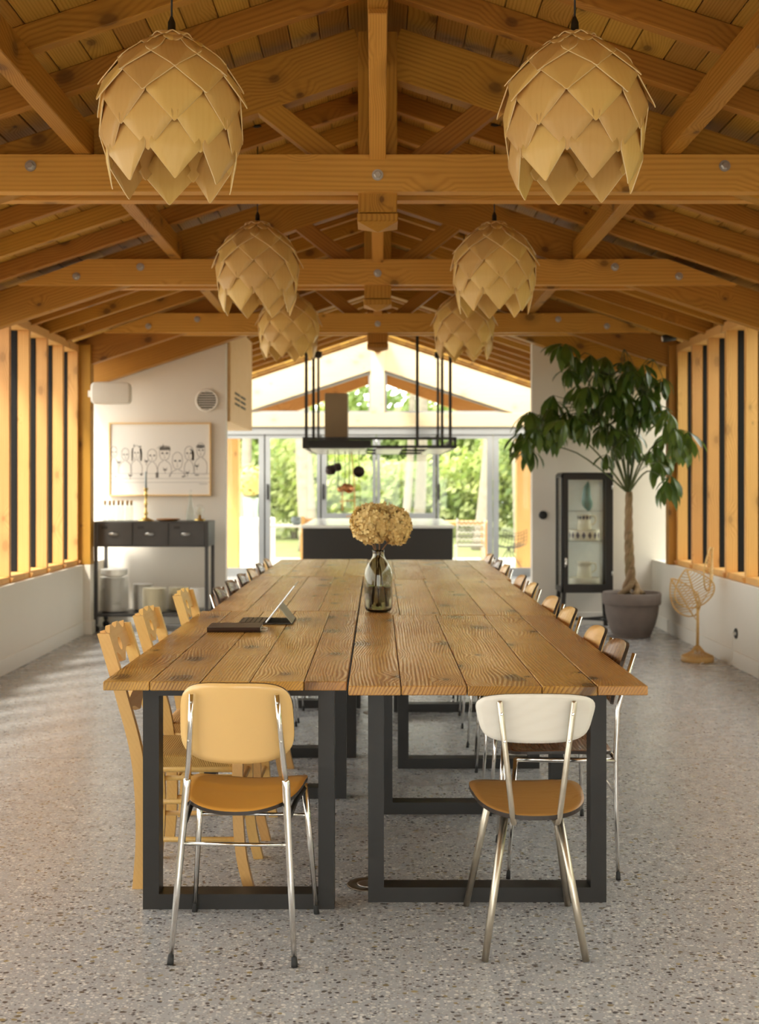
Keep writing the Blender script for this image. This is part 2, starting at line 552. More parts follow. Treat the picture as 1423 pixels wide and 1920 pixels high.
def copy_thing(root, loc, rz, label, group=None):
    def rec(o, par):
        c = o.copy()
        COL.objects.link(c)
        if par is not None:
            c.parent = par
        for ch in list(o.children):
            rec(ch, c)
        return c
    r = rec(root, None)
    r.location = loc
    r.rotation_euler = (0, 0, rz)
    r['label'] = label
    if group:
        r['group'] = group
    return r

_tc = {}
def timber(name, parent, p0, p1, w, h, mat, c=0.004, up=(0, 0, 1)):
    """box from p0 to p1 (centre line), grain along its length; w sideways, h along 'up'"""
    p0, p1 = Vector(p0), Vector(p1)
    d = p1 - p0
    L = d.length
    x = d.normalized()
    u = Vector(up)
    y = u.cross(x).normalized()
    z = x.cross(y).normalized()
    key = (round(L, 3), round(w, 4), round(h, 4), mat.name, c)
    if key not in _tc:
        _tc[key] = MB().box(-L / 2, L / 2, -w / 2, w / 2, -h / 2, h / 2, c).mesh(name, mat, recalc=True)
    T = Matrix(((x.x, y.x, z.x, 0), (x.y, y.y, z.y, 0), (x.z, y.z, z.z, 0), (0, 0, 0, 1)))
    T.translation = (p0 + p1) / 2
    return put(name, _tc[key], parent, T)

def arc(c, r, a0, a1, n, plane='xz'):
    out = []
    for i in range(n + 1):
        a = a0 + (a1 - a0) * i / n
        x, z = r * math.cos(a), r * math.sin(a)
        out.append((c[0] + x, c[1] + z))
    return out

# ================================================================== SETTING
SL = 0.33
AN = math.atan(SL)
CA, SA = math.cos(AN), math.sin(AN)
TR = (5.957, 8.713, 11.45)          # trusses (front face of the front tie beam)
YR, YE, YG = -3.6, 12.35, 18.9            # rear wall, end wall, gable glazing

def struct(name, mb, mats, parent=None):
    o = mb.build(name, mats, parent)
    if parent is None:
        o['kind'] = 'structure'
    return o

# floor: terrazzo slabs with saw-cut joints
fl = struct('floor', MB().box(-3.05, 3.05, YR - 0.2, YG + 0.1, -0.30, -0.012), plain('joint_grout', (0.16, 0.14, 0.12), 0.8))
cuts = [YR - 0.2, 0.9, 6.30, 11.7, YG + 0.1]
for i in range(4):
    MB().box(-3.05, 3.05, cuts[i] + 0.0025, cuts[i + 1] - 0.0025, -0.012, 0.0).build('slab', M['terrazzo'], fl)

# low side walls
for sx, nm in ((-1, 'left'), (1, 'right')):
    mb = MB()
    a, b = sorted((sx * 2.76, sx * 3.05))
    mb.box(a, b, YR, YG + 0.05, 0, 0.655, 0.004)
    a, b = sorted((sx * 2.69, sx * 2.77))
    if sx < 0:
        mb.box(a, b, 11.50, 11.63, 0, 0.655, 0.004)
    w = struct('wall_' + nm, mb, M['plaster'])
    mb = MB()
    a, b = sorted((sx * 2.748, sx * 2.762))
    mb.box(a, b, YR, 11.50, 0, 0.125, 0.003)
    mb.box(a, b, 11.63, YE, 0, 0.125, 0.003)
    a, b = sorted((sx * 2.678, sx * 2.75))
    if sx < 0:
        mb.box(a, b, 11.488, 11.64, 0, 0.125, 0.003)
    struct('baseboard_' + nm, mb, M['white_paint'])

# side windows: wooden fins in front of dark mullions and glass
bays = [(YR, 0.35), (0.35, 3.10), (3.10, 5.86), (5.86, 8.62), (8.62, 11.50)]
wn = 0
for sx in (-1, 1):
    for ya, yb in bays:
        wn += 1
        mb = MB()
        a, b = sorted((sx * 2.80, sx * 2.98))
        mb.box(a, b, ya, yb, 0.655, 0.705, 0.004)
        mb.box(a, b, ya, yb, 2.645, 2.72, 0.004)
        wd = struct('window_%d' % wn, mb, M['fin'])
        a, b = sorted((sx * 2.865, sx * 2.95))
        MB().box(a, b, ya, yb, 2.72, 2.84).build('blocking', M['beam'], wd)
        n = max(2, round((yb - ya) / 0.53))
        ys = [yb - 0.03 - 0.53 * k for k in range(n + 1) if yb - 0.03 - 0.53 * k > ya]
        for y in ys:
            timber('fin', wd, (sx * 2.848, y, 0.705), (sx * 2.848, y, 2.645), 0.096, 0.045, M['fin'], 0.003, up=(0, 1, 0))
            a, b = sorted((sx * 2.896, sx * 2.975))
            MB().box(a, b, y - 0.03, y + 0.03, 0.705, 2.645, 0.003).build('mullion', M['dark_alu'], wd)
            if ya > 8:
                mb = MB().prism([[(0, 0), (0.028, 0), (0.004, -0.05), (0, -0.05)]], y - 0.012, y + 0.012)
                o = mb.build('bracket', M['fin'], wd)
                o.location = (sx * 2.80, 0, 0.695)
                if sx > 0:
                    o.scale = (-1, 1, 1)
        a, b = sorted((sx * 2.938, sx * 2.946))
        MB().box(a, b, ya + 0.02, yb - 0.02, 0.705, 2.645).build('pane', M['pane'], wd)
# kitchen side glazing
for sx in (-1, 1):
    wn += 1
    mb = MB()
    a, b = sorted((sx * 2.86, sx * 2.96))
    mb.box(a, b, YE + 0.15, YG, 0.655, 0.72)
    mb.box(a, b, YE + 0.15, YG, 2.60, 2.84)
    for y in (YE + 0.2, 14.6, 16.7, YG - 0.05):
        mb.box(a, b, y - 0.05, y + 0.05, 0.70, 2.62)
    wd = struct('window_%d' % wn, mb, M['grey_alu'])
    MB().box(sx * 2.91 - 0.004, sx * 2.91 + 0.004, YE + 0.2, YG - 0.05, 0.72, 2.60).build('pane', M['pane'], wd)

# rear wall behind the camera with a wide glazed opening
mb = MB()
mb.box(-3.05, -2.4, YR - 0.2, YR, 0, 2.72)
mb.box(2.4, 3.05, YR - 0.2, YR, 0, 2.72)
mb.prism([[(-3.05, 2.55), (3.05, 2.55), (3.05, 2.68), (0, 3.70), (-3.05, 2.68)]], YR - 0.2, YR)
struct('wall_rear', mb, M['plaster'])
wn += 1
mb = MB()
for x in (-2.4, -0.8, 0.8, 2.4):
    mb.box(x - 0.05, x + 0.05, YR - 0.12, YR - 0.06, 0.0, 2.55)
mb.box(-2.4, 2.4, YR - 0.12, YR - 0.06, 0.0, 0.08)
mb.box(-2.4, 2.4, YR - 0.12, YR - 0.06, 2.47, 2.55)
wd = struct('window_%d' % wn, mb, M['dark_alu'])
MB().box(-2.38, 2.38, YR - 0.095, YR - 0.088, 0.08, 2.47).build('pane', M['pane'], wd)

# white end walls beside the kitchen opening
for sx, nm, xi in ((-1, 'end_left', 1.53), (1, 'end_right', 1.557)):
    top = lambda x: 3.60 - SL * x
    poly = [(sx * xi, 0), (sx * 3.0, 0), (sx * 3.0, top(3.0)), (sx * xi, top(xi))]
    struct('wall_' + nm, MB().prism([poly], YE, YE + 0.14), M['plaster'])
    mb = MB()
    a, b = sorted((sx * xi, sx * 2.75))
    mb.box(a, b, YE - 0.014, YE + 0.001, 0, 0.125, 0.003)
    struct('baseboard_' + nm, mb, M['white_paint'])

# corner posts
tn = 0
for sx in (-1, 1):
    tn += 1
    o = timber('trim_%d' % tn, None, (sx * (2.79 if sx < 0 else 2.83), 11.565, 0.655), (sx * (2.79 if sx < 0 else 2.83), 11.565, 2.72), 0.20, 0.13, M['beam'], 0.004, up=(0, 1, 0))
    o['kind'] = 'structure'
    # raking beam on the end wall
    tn += 1
    zc = lambda x: 3.473 - SL * x
    o = timber('trim_%d' % tn, None, (sx * 0.02, 12.235, zc(0.02)), (sx * 2.95, 12.235, zc(2.95)), 0.15, 0.279, M['beam'])
    o['kind'] = 'structure'

# ceiling: deck, boards, common rafters, purlins, ridge
mb = MB()
def deck_quad(x0, x1, y0, y1, sx):
    z = lambda x: 3.735 + 0.024 / CA - SL * x
    vs = [(sx * x, y, z(x) + t) for x in (x0, x1) for y in (y0, y1) for t in (0, 0.08)]
    mb.add(vs, [(0, 1, 3, 2), (4, 6, 7, 5), (0, 4, 5, 1), (2, 3, 7, 6), (0, 2, 6, 4), (1, 5, 7, 3)])
for sx in (-1, 1):
    deck_quad(0, 3.15, YR - 0.4, 17.72, sx)
    deck_quad(0, 0.06, 17.72, 18.78, sx)
    deck_quad(2.72, 3.15, 17.72, 18.78, sx)
    deck_quad(0, 3.15, 18.78, 20.6, sx)
ceil = struct('ceiling', mb, M['board'])
for sx in (-1, 1):
    nrm = Vector((sx * SA, 0, CA))
    rows = 22
    bw = 3.14 / CA / rows
    for r in range(rows):
        xc = (r + 0.5) * bw * CA
        cuts = [3.0, 6.2, 9.3, 12.7, 17.72]
        sh = ((r * 7) % 5) * 0.55 - 1.1
        cuts = [cuts[0]] + [c + sh for c in cuts[1:-1]] + [cuts[-1]]
        segs = list(zip(cuts[:-1], cuts[1:])) + [(18.78, 20.6)]
        if xc > 2.76:
            segs[-2] = (segs[-2][0], 18.78)
        for y0, y1 in segs:
            c = Vector((sx * xc, 0, 3.735 - SL * xc)) + nrm * 0.011
            timber('board', ceil, c + Vector((0, y0, 0)), c + Vector((0, y1 - 0.002, 0)), bw - 0.004, 0.02, M['board'], 0.004, up=tuple(nrm))
    k = -5
    ry = []
    while True:
        y = 6.087 + 0.5512 * k
        if y > 18.0:
            break
        if not (k % 5 == 0 and 0 <= k <= 10):
            ry.append(y)
        k += 1
    ry += [19.35, 19.9, 20.45]
    for y in ry:
        z = lambda x: 3.62 - SL * x + 0.055 / CA
        timber('rafter', ceil, (sx * 0.05, y, z(0.05)), (sx * 3.12, y, z(3.12)), 0.06, 0.11, M['beam'])
    for y0, y1 in ((3.0, 6.037), (6.138, 8.793), (8.894, 11.53), (11.631, 12.16)):
        timber('purlin', ceil, (sx * 1.435, y0, 3.08), (sx * 1.435, y1, 3.08), 0.08, 0.138, M['beam'])
    # skylight glass over the kitchen
    g = MB()
    z = lambda x: 3.80 - SL * x
    g.add([(sx * x, y, z(x) + t) for x in (0.06, 2.72) for y in (17.72, 18.78) for t in (0, 0.008)],
          [(0, 1, 3, 2), (4, 6, 7, 5), (0, 4, 5, 1), (2, 3, 7, 6), (0, 2, 6, 4), (1, 5, 7, 3)])
    g.build('skylight_pane', M['pane'], ceil)
for y0, y1 in ((3.0, 5.997), (6.187, 8.753), (8.943, 11.49), (11.68, 20.5)):
    timber('ridge_beam', ceil, (0, y0, 3.585), (0, y1, 3.585), 0.087, 0.30, M['beam'])

# trusses
def hexbolt(parent, x, y, z, r=0.019):
    T = Matrix.Translation((x, y, z)) @ Matrix.Rotation(PI / 2, 4, 'X')
    mb = MB().lathe([(r * 1.45, -0.001), (r * 1.45, 0.004)], 16, T=T, flat=True)
    mb.lathe([(r, 0.004), (r * 0.97, 0.015), (r * 0.8, 0.018)], 6, T=T, flat=True)
    return mb.build('bolt', M['bolt'], parent)

truss_lab = {
             5.957: 'lowest looming timber truss with bolted double tie just behind the first lamp pair',
             8.713: 'bolted timber truss crossing between the first and second pendant lamp pairs',
             11.45: 'bolted timber truss beside the white kitchen end wall above the sideboard'}
truss_lab[8.713] = 'bolted timber truss crossing behind the second pendant lamp pair'
truss_lab[5.957] = 'bolted timber truss crossing directly behind the first, largest pendant lamp pair'
for Y0 in TR:
    t = thing('roof_truss', truss_lab[Y0], 'truss', (0, Y0, 0), 0, 'timber roof trusses')
    for y in (0.039, 0.226):
        mb = MB().prism([[(-2.56, -0.09), (2.56, -0.09), (2.06, 0.09), (-2.06, 0.09)]], -0.039, 0.039)
        o = mb.build('tie_beam', M['tie'], t)
        o.location = (0, y, 2.917)
    mb = MB()
    mb.box(-0.095, 0.095, -0.095, 0.095, 2.735, 3.62, 0.004)
    mb.box(-0.099, 0.099, -0.099, 0.099, 2.69, 2.73, 0.004)
    mb.add([(-0.099, -0.099, 2.69), (0.099, -0.099, 2.69), (0.099, 0.099, 2.69), (-0.099, 0.099, 2.69), (0, 0, 2.655)],
           [(0, 1, 4), (1, 2, 4), (2, 3, 4), (3, 0, 4)])
    # king post, grain upright
    km = MB()
    R = Matrix.Rotation(-PI / 2, 4, 'Y')
    km.v = [tuple(R @ (Vector(p) - Vector((0, 0, 3.1)))) for p in mb.v]
    km.f, km.m, km.s = mb.f, mb.m, mb.s
    o = put('king_post', km.mesh('king_post', M['beam']), t, Matrix.Translation((0, 0.133, 3.1)) @ Matrix.Rotation(PI / 2, 4, 'Y'))
    for sx in (-1, 1):
        z = lambda x: 3.56 - SL * x
        timber('principal_rafter', t, (sx * 0.075, 0.132, z(0.075)), (sx * 2.93, 0.132, z(2.93)), 0.10, 0.247, M['beam'])
        timber('strut', t, (sx * 0.17, 0.132, 2.975), (sx * 0.60, 0.132, 3.31), 0.09, 0.105, M['beam'])
        for bx, bz in ((1.685, 2.951), (2.14, 2.885)):
            hexbolt(t, sx * bx, 0.0, bz)
    hexbolt(t, 0, 0.0, 2.907)
    timber('longitudinal_brace', t, (0, 0.05, 3.0), (0, -0.72, 3.44), 0.08, 0.08, M['tie'])
    if Y0 < 11:
        timber('longitudinal_brace', t, (0, 0.22, 3.0), (0, 0.98, 3.44), 0.08, 0.08, M['tie'])
    else:
        timber('longitudinal_brace', t, (0, 0.22, 3.0), (0, 0.62, 3.30), 0.08, 0.08, M['tie'])

# far gable: lintel, raking beams, post, triangular windows
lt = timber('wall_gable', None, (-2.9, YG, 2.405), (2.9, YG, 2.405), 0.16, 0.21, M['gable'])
lt['kind'] = 'structure'
Ti = lt.matrix_basis.inverted()
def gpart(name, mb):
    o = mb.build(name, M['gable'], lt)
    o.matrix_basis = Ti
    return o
for sx in (-1, 1):
    zt = lambda x: 3.66 - SL * x
    zb = lambda x: 3.20 - SL * x
    xo = (3.20 - 2.50) / SL
    poly = [(sx * 0.105, zb(0.105)), (sx * xo, 2.50), (sx * 2.9, 2.50), (sx * 2.9, zt(2.9)), (sx * 0.105, zt(0.105))]
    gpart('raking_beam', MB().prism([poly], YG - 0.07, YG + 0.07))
    wn += 1
    A, B, C = (sx * 0.105, 2.51), (sx * (xo - 0.03), 2.51), (sx * 0.105, zb(0.105))
    def shrink(P, d):
        out = []
        cx = sum(p[0] for p in P) / 3
        cz = sum(p[1] for p in P) / 3
        for i, p in enumerate(P):
            kx, kz = ((0.035, 0.035), (0.20, 0.035), (0.035, 0.06))[i]
            out.append((p[0] + (sx * kx if i != 1 else -sx * kx), p[1] + (kz if i != 2 else -kz)))
        return out
    inner = shrink((A, B, C), 0.03)
    wd = struct('window_%d' % wn, MB().prism([[A, B, C], inner], YG - 0.03, YG + 0.03), M['grey_alu'])
    MB().prism([inner], YG - 0.004, YG + 0.004).build('pane', M['pane'], wd)
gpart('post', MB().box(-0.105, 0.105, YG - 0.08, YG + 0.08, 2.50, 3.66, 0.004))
tn += 1
struct('trim_%d' % tn, MB().box(-2.75, 2.75, YG - 0.05, YG + 0.05, 2.18, 2.30, 0.004), M['grey_alu'])
# folding door leaves and fixed kitchen windows
xs = [-2.62, -1.742, -0.879, -0.02, 0.90, 1.775, 2.64]
for i in range(6):
    x0, x1 = xs[i] + 0.006, xs[i + 1] - 0.006
    low = 0.02 if i in (0, 1, 4, 5) else 0.86
    fw = 0.082
    fl_, fr_ = fw, fw
    if i in (1,): fr_ = 0.05
    if i in (2, 3): fl_, fr_ = (0.09, 0.05) if i == 2 else (0.055, 0.05)
    if i == 4: fl_ = 0.04
    outer = [(x0, low), (x1, low), (x1, 2.18), (x0, 2.18)]
    inner = [(x0 + fl_, low + 0.11), (x1 - fr_, low + 0.11), (x1 - fr_, 2.18 - 0.06), (x0 + fl_, 2.18 - 0.06)]
    if i in (0, 1, 4, 5):
        nm = 'door_%d' % ([0, 1, 4, 5].index(i) + 1)
    else:
        wn += 1
        nm = 'window_%d' % wn
    d = struct(nm, MB().prism([outer, inner], YG - 0.035, YG + 0.035), M['grey_alu'])
    MB().prism([inner], YG - 0.005, YG + 0.005).build('pane', M['pane'], d)
    if i in (1, 4, 2):
        hx = x0 + 0.04 if i != 1 else x0 + 0.045
        MB().box(hx - 0.012, hx + 0.012, YG - 0.075, YG - 0.035, 1.18, 1.42, 0.004).build('handle', M['dark_alu'], d)
        MB().box(x0 - 0.008, x0 + 0.006, YG - 0.04, YG - 0.034, low, 2.18).build('gasket', M['dark_alu'], d)
struct('wall_low', MB().box(-0.875, 0.895, YG - 0.09, YG + 0.09, 0, 0.86), M['plaster'])
tn += 1
struct('trim_%d' % tn, MB().box(-2.75, 2.75, YG - 0.06, YG + 0.06, 0.0, 0.03), M['grey_alu'])

# timber duct box in the kitchen with slotted vent
bx = thing('duct_box', 'pale timber ceiling duct box with black slotted vent beyond the white wall', 'duct box', (-1.5, 12.5, 2.05))
MB().prism([[(0, 0.0), (-1.25, 0.0), (-1.25, 1.05 - 1.25 * SL), (0, 1.05)]], 0.0, 2.15).build('casing', M['panel_wood'], bx)
for r in range(3):
    for c in range(2):
        MB().box(-0.004, 0.004, 0.40 + c * 0.55, 0.85 + c * 0.55, 0.20 + r * 0.055, 0.222 + r * 0.055).build('vent_slot', M['ink'], bx)

# overhang posts outside, patio and lawn
for sx, lab in ((-1, 'square timber veranda post outside the left folding door beside the white block'),
                (1, 'square timber veranda post outside the folding door behind the wire chair')):
    o = timber('veranda_post', None, (sx * 2.42, 20.3, -0.02), (sx * 2.42, 20.3, 2.66), 0.26, 0.26, M['fin'], 0.005, up=(0, 1, 0))
    tag(o, lab, 'post', 'veranda posts')
struct('patio', MB().box(-9, 9, YG + 0.1, 24.0, -0.35, -0.02), M['paving'])
mb = MB()
mb.box(-60, 60, 24.0, 90, -0.4, -0.05, 0, 1)
mb.box(-60, -3.05, -40, 24.0, -0.4, -0.06)
mb.box(3.05, 60, -40, 24.0, -0.4, -0.06)
mb.box(-3.05, 3.05, -40, YR - 0.2, -0.4, -0.06)
struct('ground', mb, [M['gravel'], M['grass']])
for sx in (-1, 1):
    tn += 1
    poly = [(sx * 0.0, 3.12), (sx * 2.9, 3.12 - 0.37 * 2.9), (sx * 2.9, 3.60 - SL * 2.9), (sx * 0.0, 3.60)]
    struct('trim_%d' % tn, MB().prism([poly], 20.2, 20.32), M['fin'])

# daylight portals (sampling aid for the sky through the real window openings)
area_light('portal_left', (-2.99, 4.0, 1.67), (0, -PI / 2, 0), 2.0, 15.0, True)
area_light('portal_right', (2.99, 4.0, 1.67), (0, PI / 2, 0), 2.0, 15.0, True)
area_light('portal_kitchen_left', (-2.99, 15.7, 1.67), (0, -PI / 2, 0), 2.0, 6.3, True)
area_light('portal_kitchen_right', (2.99, 15.7, 1.67), (0, PI / 2, 0), 2.0, 6.3, True)
area_light('portal_rear', (0, YR - 0.15, 1.3), (PI / 2, 0, 0), 4.8, 2.5, True)
area_light('portal_gable', (0, YG + 0.12, 1.15), (-PI / 2, 0, 0), 5.3, 2.2, True)
for sx in (-1, 1):
    area_light('portal_skylight', (sx * 1.39, 18.25, 3.86 - SL * 1.39), (0, sx * AN, 0), 2.8, 1.06, True)

# ================================================================== TABLES
def dining_table(label, ya, yb, seams, frames):
    """seams: list of x positions (plank edges); frames: [(y, x0, x1)]"""
    t = thing('dining_table', label, 'table', ((seams[0] + seams[-1]) / 2, (ya + yb) / 2, 0), 0, 'plank dining tables pushed together')
    cx, cy = t.location.x, t.location.y
    for i in range(len(seams) - 1):
        x0, x1 = seams[i] + 0.0015, seams[i + 1] - 0.0015
        e0, e1 = random.uniform(-0.006, 0.004), random.uniform(-0.003, 0.003)
        dz = random.uniform(-0.0015, 0.0)
        timber('plank', t, ((x0 + x1) / 2 - cx, ya + e0 - cy, 0.750 + dz), ((x0 + x1) / 2 - cx, yb + e1 - cy, 0.750 + dz), x1 - x0, 0.030, M['table'], 0.0025)
    for y, x0, x1 in frames:
        hx = (x1 - x0) / 2
        mb = MB().prism([[(-hx, 0), (hx, 0), (hx, 0.733), (-hx, 0.733)],
                         [(-hx + 0.053, 0.05), (hx - 0.053, 0.05), (hx - 0.053, 0.705), (-hx + 0.053, 0.705)]], 0, 0.08)
        o = mb.build('leg_frame', M['black_steel'], t)
        o.location = ((x0 + x1) / 2 - cx, y - cy, 0)
    return t

dining_table('plank table with the tablet and book, yellow chair at its end', 3.98, 6.205,
             [-0.892, -0.739, -0.5745, -0.415, -0.239, -0.099], [(4.05, -0.775, -0.143), (5.476, -0.775, -0.14)])
dining_table('plank table with the white-backed chair at its end', 3.884, 6.005,
             [-0.094, 0.0743, 0.2837, 0.520, 0.696, 0.858], [(4.118, -0.032, 0.768), (5.22, 0.01, 0.79)])
dining_table('middle plank table of the row on the sideboard side', 6.212, 8.58,
             [-0.850, -0.665, -0.48, -0.30, -0.10], [(6.30, -0.72, -0.08 - 0.03), (7.70, -0.72, -0.107)])
dining_table('middle plank table of the row on the potted tree side', 6.012, 8.29,
             [-0.094, 0.11, 0.31, 0.53, 0.70, 0.875], [(6.06, 0.10, 0.80), (7.57, 0.10, 0.80)])
dining_table('far plank table of the row on the sideboard side, by the kitchen', 8.588, 10.56,
             [-0.835, -0.64, -0.44, -0.24, -0.085], [(8.75, -0.74, -0.12), (10.3, -0.74, -0.12)])
dining_table('far plank table of the row on the potted tree side, by the kitchen', 8.298, 10.47,
             [-0.08, 0.12, 0.33, 0.55, 0.74, 0.905], [(8.50, 0.06, 0.83), (10.10, 0.06, 0.83)])

# floor boxes
for x, y, lab in ((-0.033, 4.305, 'round metal floor socket plate beside the white-backed chair table leg'),
                  (-0.014, 7.56, 'round metal floor socket plate under the middle tables')):
    t = thing('floor_socket', lab, 'floor socket', (x, y, 0), 0, 'round floor sockets')
    MB().lathe([(0.0001, 0.0005), (0.043, 0.0005), (0.045, 0.003), (0.072, 0.003), (0.076, 0.0)], 36).build('rim', plain('bronze_plate', (0.22, 0.17, 0.12), 0.3, 0.8), t)
    MB().lathe([(0.0001, 0.004), (0.02, 0.004), (0.034, 0.0055), (0.042, 0.002)], 32).build('lid', M['steel'], t)

# ================================================================== CHAIRS
def foot_tip(parent, p, d, r, h=0.03):
    p, d = Vector(p), Vector(d).normalized()
    MB().tube([p, p + d * h * 0.35, p + d * h * 0.85, p + d * h], [r * 1.35, r * 1.3, r * 1.15, r * 1.0], 12).build('rubber_foot', M['rubber'], parent)

def leg_with_tip(parent, pts, rad, tip=True, mat='chrome', name='leg'):
    """pts start at the floor"""
    P = [Vector(p) for p in pts]
    d = (P[1] - P[0]).normalized()
    if tip:
        P[0] = P[0] + d * 0.015
    o = MB().tube(P, rad, 12).build(name, M[mat], parent)
    if tip:
        foot_tip(o, Vector(pts[0]), d, rad[0] if isinstance(rad, list) else rad)
    return o

def screw(parent, p, n, r=0.004, mat='bolt'):
    T = Matrix.Translation(p) @ Vector(n).to_track_quat('Z', 'Y').to_matrix().to_4x4()
    MB().lathe([(r, -0.001), (r, 0.001), (r * 0.5, 0.0022)], 10, T=T).build('screw', M[mat], parent)

# --- yellow laminate chair at the end of the left table
yc = thing('laminate_chair', 'yellow laminate chair with ochre seat and chrome legs at the table end', 'chair', (-0.412, 3.797, 0), math.radians(-3), 'laminate chairs at the table ends')
for s in (-1, 1):
    leg_with_tip(yc, [(s * 0.1825, -0.223, 0), (s * 0.166, -0.185, 0.25), (s * 0.149, -0.152, 0.50), (s * 0.1475, -0.150, 0.522), (s * 0.1472, -0.150, 0.528)], [0.0075, 0.0105, 0.0122, 0.0122, 0.0098])
    up = MB().tube([(s * 0.147, -0.150, 0.515), (s * 0.143, -0.156, 0.56), (s * 0.134, -0.172, 0.67), (s * 0.126, -0.192, 0.787)], [0.0095, 0.009, 0.0085, 0.0075], 12).build('back_upright', M['chrome'], yc)
    screw(up, (s * 0.128, -0.197, 0.762), (0, -1, 0.1))
    screw(up, (s * 0.1375, -0.178, 0.645), (0, -1, 0.1))
    leg_with_tip(yc, [(s * 0.201, 0.223, 0), (s * 0.185, 0.20, 0.22), (s * 0.168, 0.165, 0.437)], [0.007, 0.0095, 0.0115])
    MB().tube([(s * 0.152, -0.155, 0.40), (s * 0.160, 0.0, 0.425), (s * 0.168, 0.165, 0.425)], 0.008, 10).build('seat_rail', M['black_steel'], yc)
MB().tube([(-0.160, -0.173, 0.339), (0.160, -0.173, 0.339)], 0.0055, 10).build('stretcher', M['chrome'], yc)
MB().tube([(-0.176, 0.182, 0.334), (0.176, 0.182, 0.334)], 0.0055, 10).build('stretcher', M['chrome'], yc)
def ys_pos(u, v):
    hw = 0.168 + 0.024 * (v + 1) / 2 - 0.012 * max(0, -v) ** 3
    y = 0.022 + 0.19 * v - (0.03 * (1 - u * u) if v < 0 else 0) * (-v if v < 0 else 0)
    return (hw * u, y, 0.452 + 0.020 * u * u - 0.010 * v * v + (0.004 if v > 0 else 0))
MB().shell(ys_pos, lambda u, v: (0, 0, -0.011), 16, 14, 4.2, 0, 1, 1).build('seat', [M['yellow_seat'], M['lam_edge']], yc)
def yb_pos(u, v):
    hw = 0.170 - 0.004 * v
    return (hw * u, -0.178 - 0.022 * v + 0.036 * u * u, 0.703 + 0.116 * v - 0.014 * (1 - v) / 2 * (1 - u * u))
MB().shell(yb_pos, lambda u, v: (0, 0.010, 0.001), 18, 14, 4.2, 0, 0, 1).build('backrest', [M['yellow_back'], M['lam_edge']], yc)

# --- white back / teak seat chair
wc = thing('laminate_chair', 'laminate chair with white backrest, teak seat and splayed satin legs', 'chair', (0.464, 3.846, 0), 0, 'laminate chairs at the table ends')
for s in (-1, 1):
    leg_with_tip(wc, [(s * 0.149, -0.24, 0), (s * 0.118, -0.20, 0.19), (s * 0.078, -0.145, 0.425)], [0.0105, 0.0118, 0.0125], False, 'satin')
    leg_with_tip(wc, [(s * 0.169, 0.24, 0), (s * 0.138, 0.175, 0.19), (s * 0.10, 0.09, 0.425)], [0.0105, 0.0118, 0.0125], False, 'satin')
    up = MB().tube([(s * 0.060, -0.06, 0.418), (s * 0.061, -0.20, 0.408), (s * 0.062, -0.228, 0.405), (s * 0.065, -0.247, 0.412), (s * 0.069, -0.254, 0.43),
                    (s * 0.083, -0.262, 0.55), (s * 0.108, -0.275, 0.768), (s * 0.1085, -0.2752, 0.773)], [0.0088] * 7 + [0.005], 12).build('back_upright', M['satin'], wc)
    screw(up, (s * 0.1035, -0.282, 0.735), (0, -1, 0.1), 0.0045, 'chrome')
    screw(up, (s * 0.094, -0.278, 0.655), (0, -1, 0.1), 0.0045, 'chrome')
def ws_pos(u, v):
    hw = 0.150 + 0.034 * ((v + 1) / 2) ** 0.7
    y = -0.045 + 0.218 * v + (0.012 * u * u if v < 0 else -0.006 * u * u)
    return (hw * u, y, 0.440 + 0.014 * u * u - 0.006 * v * v)
MB().shell(ws_pos, lambda u, v: (0, 0, -0.013), 16, 16, 3.6, 0, 1, 1).build('seat', [M['teak'], M['lam_edge']], wc)
def wb_pos(u, v):
    hw = 0.186 - 0.034 * (1 - v) / 2
    return (hw * u, -0.262 - 0.010 * v + 0.030 * u * u, 0.716 + 0.068 * v + 0.008 * (1 - u * u) * (v + 1) / 2 - 0.004 * (1 - u * u) * (1 - v) / 2)
MB().shell(wb_pos, lambda u, v: (0, 0.011, 0.0), 20, 12, 4.6, 0, 1, 1).build('backrest', [M['white_lam'], M['lam_edge']], wc)

# --- blond rush chairs
def rect_tube(mb, pts, wx, wy):
    vs, k = [], len(pts)
    for x, y, z in pts:
        vs += [(x - wx / 2, y - wy / 2, z), (x + wx / 2, y - wy / 2, z), (x + wx / 2, y + wy / 2, z), (x - wx / 2, y + wy / 2, z)]
    fs = []
    for i in range(k - 1):
        for j in range(4):
            fs.append((i * 4 + j, i * 4 + (j + 1) % 4, i * 4 + 4 + (j + 1) % 4, i * 4 + 4 + j))
    fs += [(0, 3, 2, 1), tuple(4 * (k - 1) + j for j in range(4))]
    mb.add(vs, fs)
    return mb
def smooth_path(P, n=6):
    out = []
    for i in range(len(P) - 1):
        p0 = Vector(P[max(i - 1, 0)]); p1 = Vector(P[i]); p2 = Vector(P[i + 1]); p3 = Vector(P[min(i + 2, len(P) - 1)])
        for j in range(n):
            t = j / n
            out.append(0.5 * ((2 * p1) + (p2 - p0) * t + (2 * p0 - 5 * p1 + 4 * p2 - p3) * t * t + (3 * p1 - p0 - 3 * p2 + p3) * t ** 3))
    out.append(Vector(P[-1]))
    return out
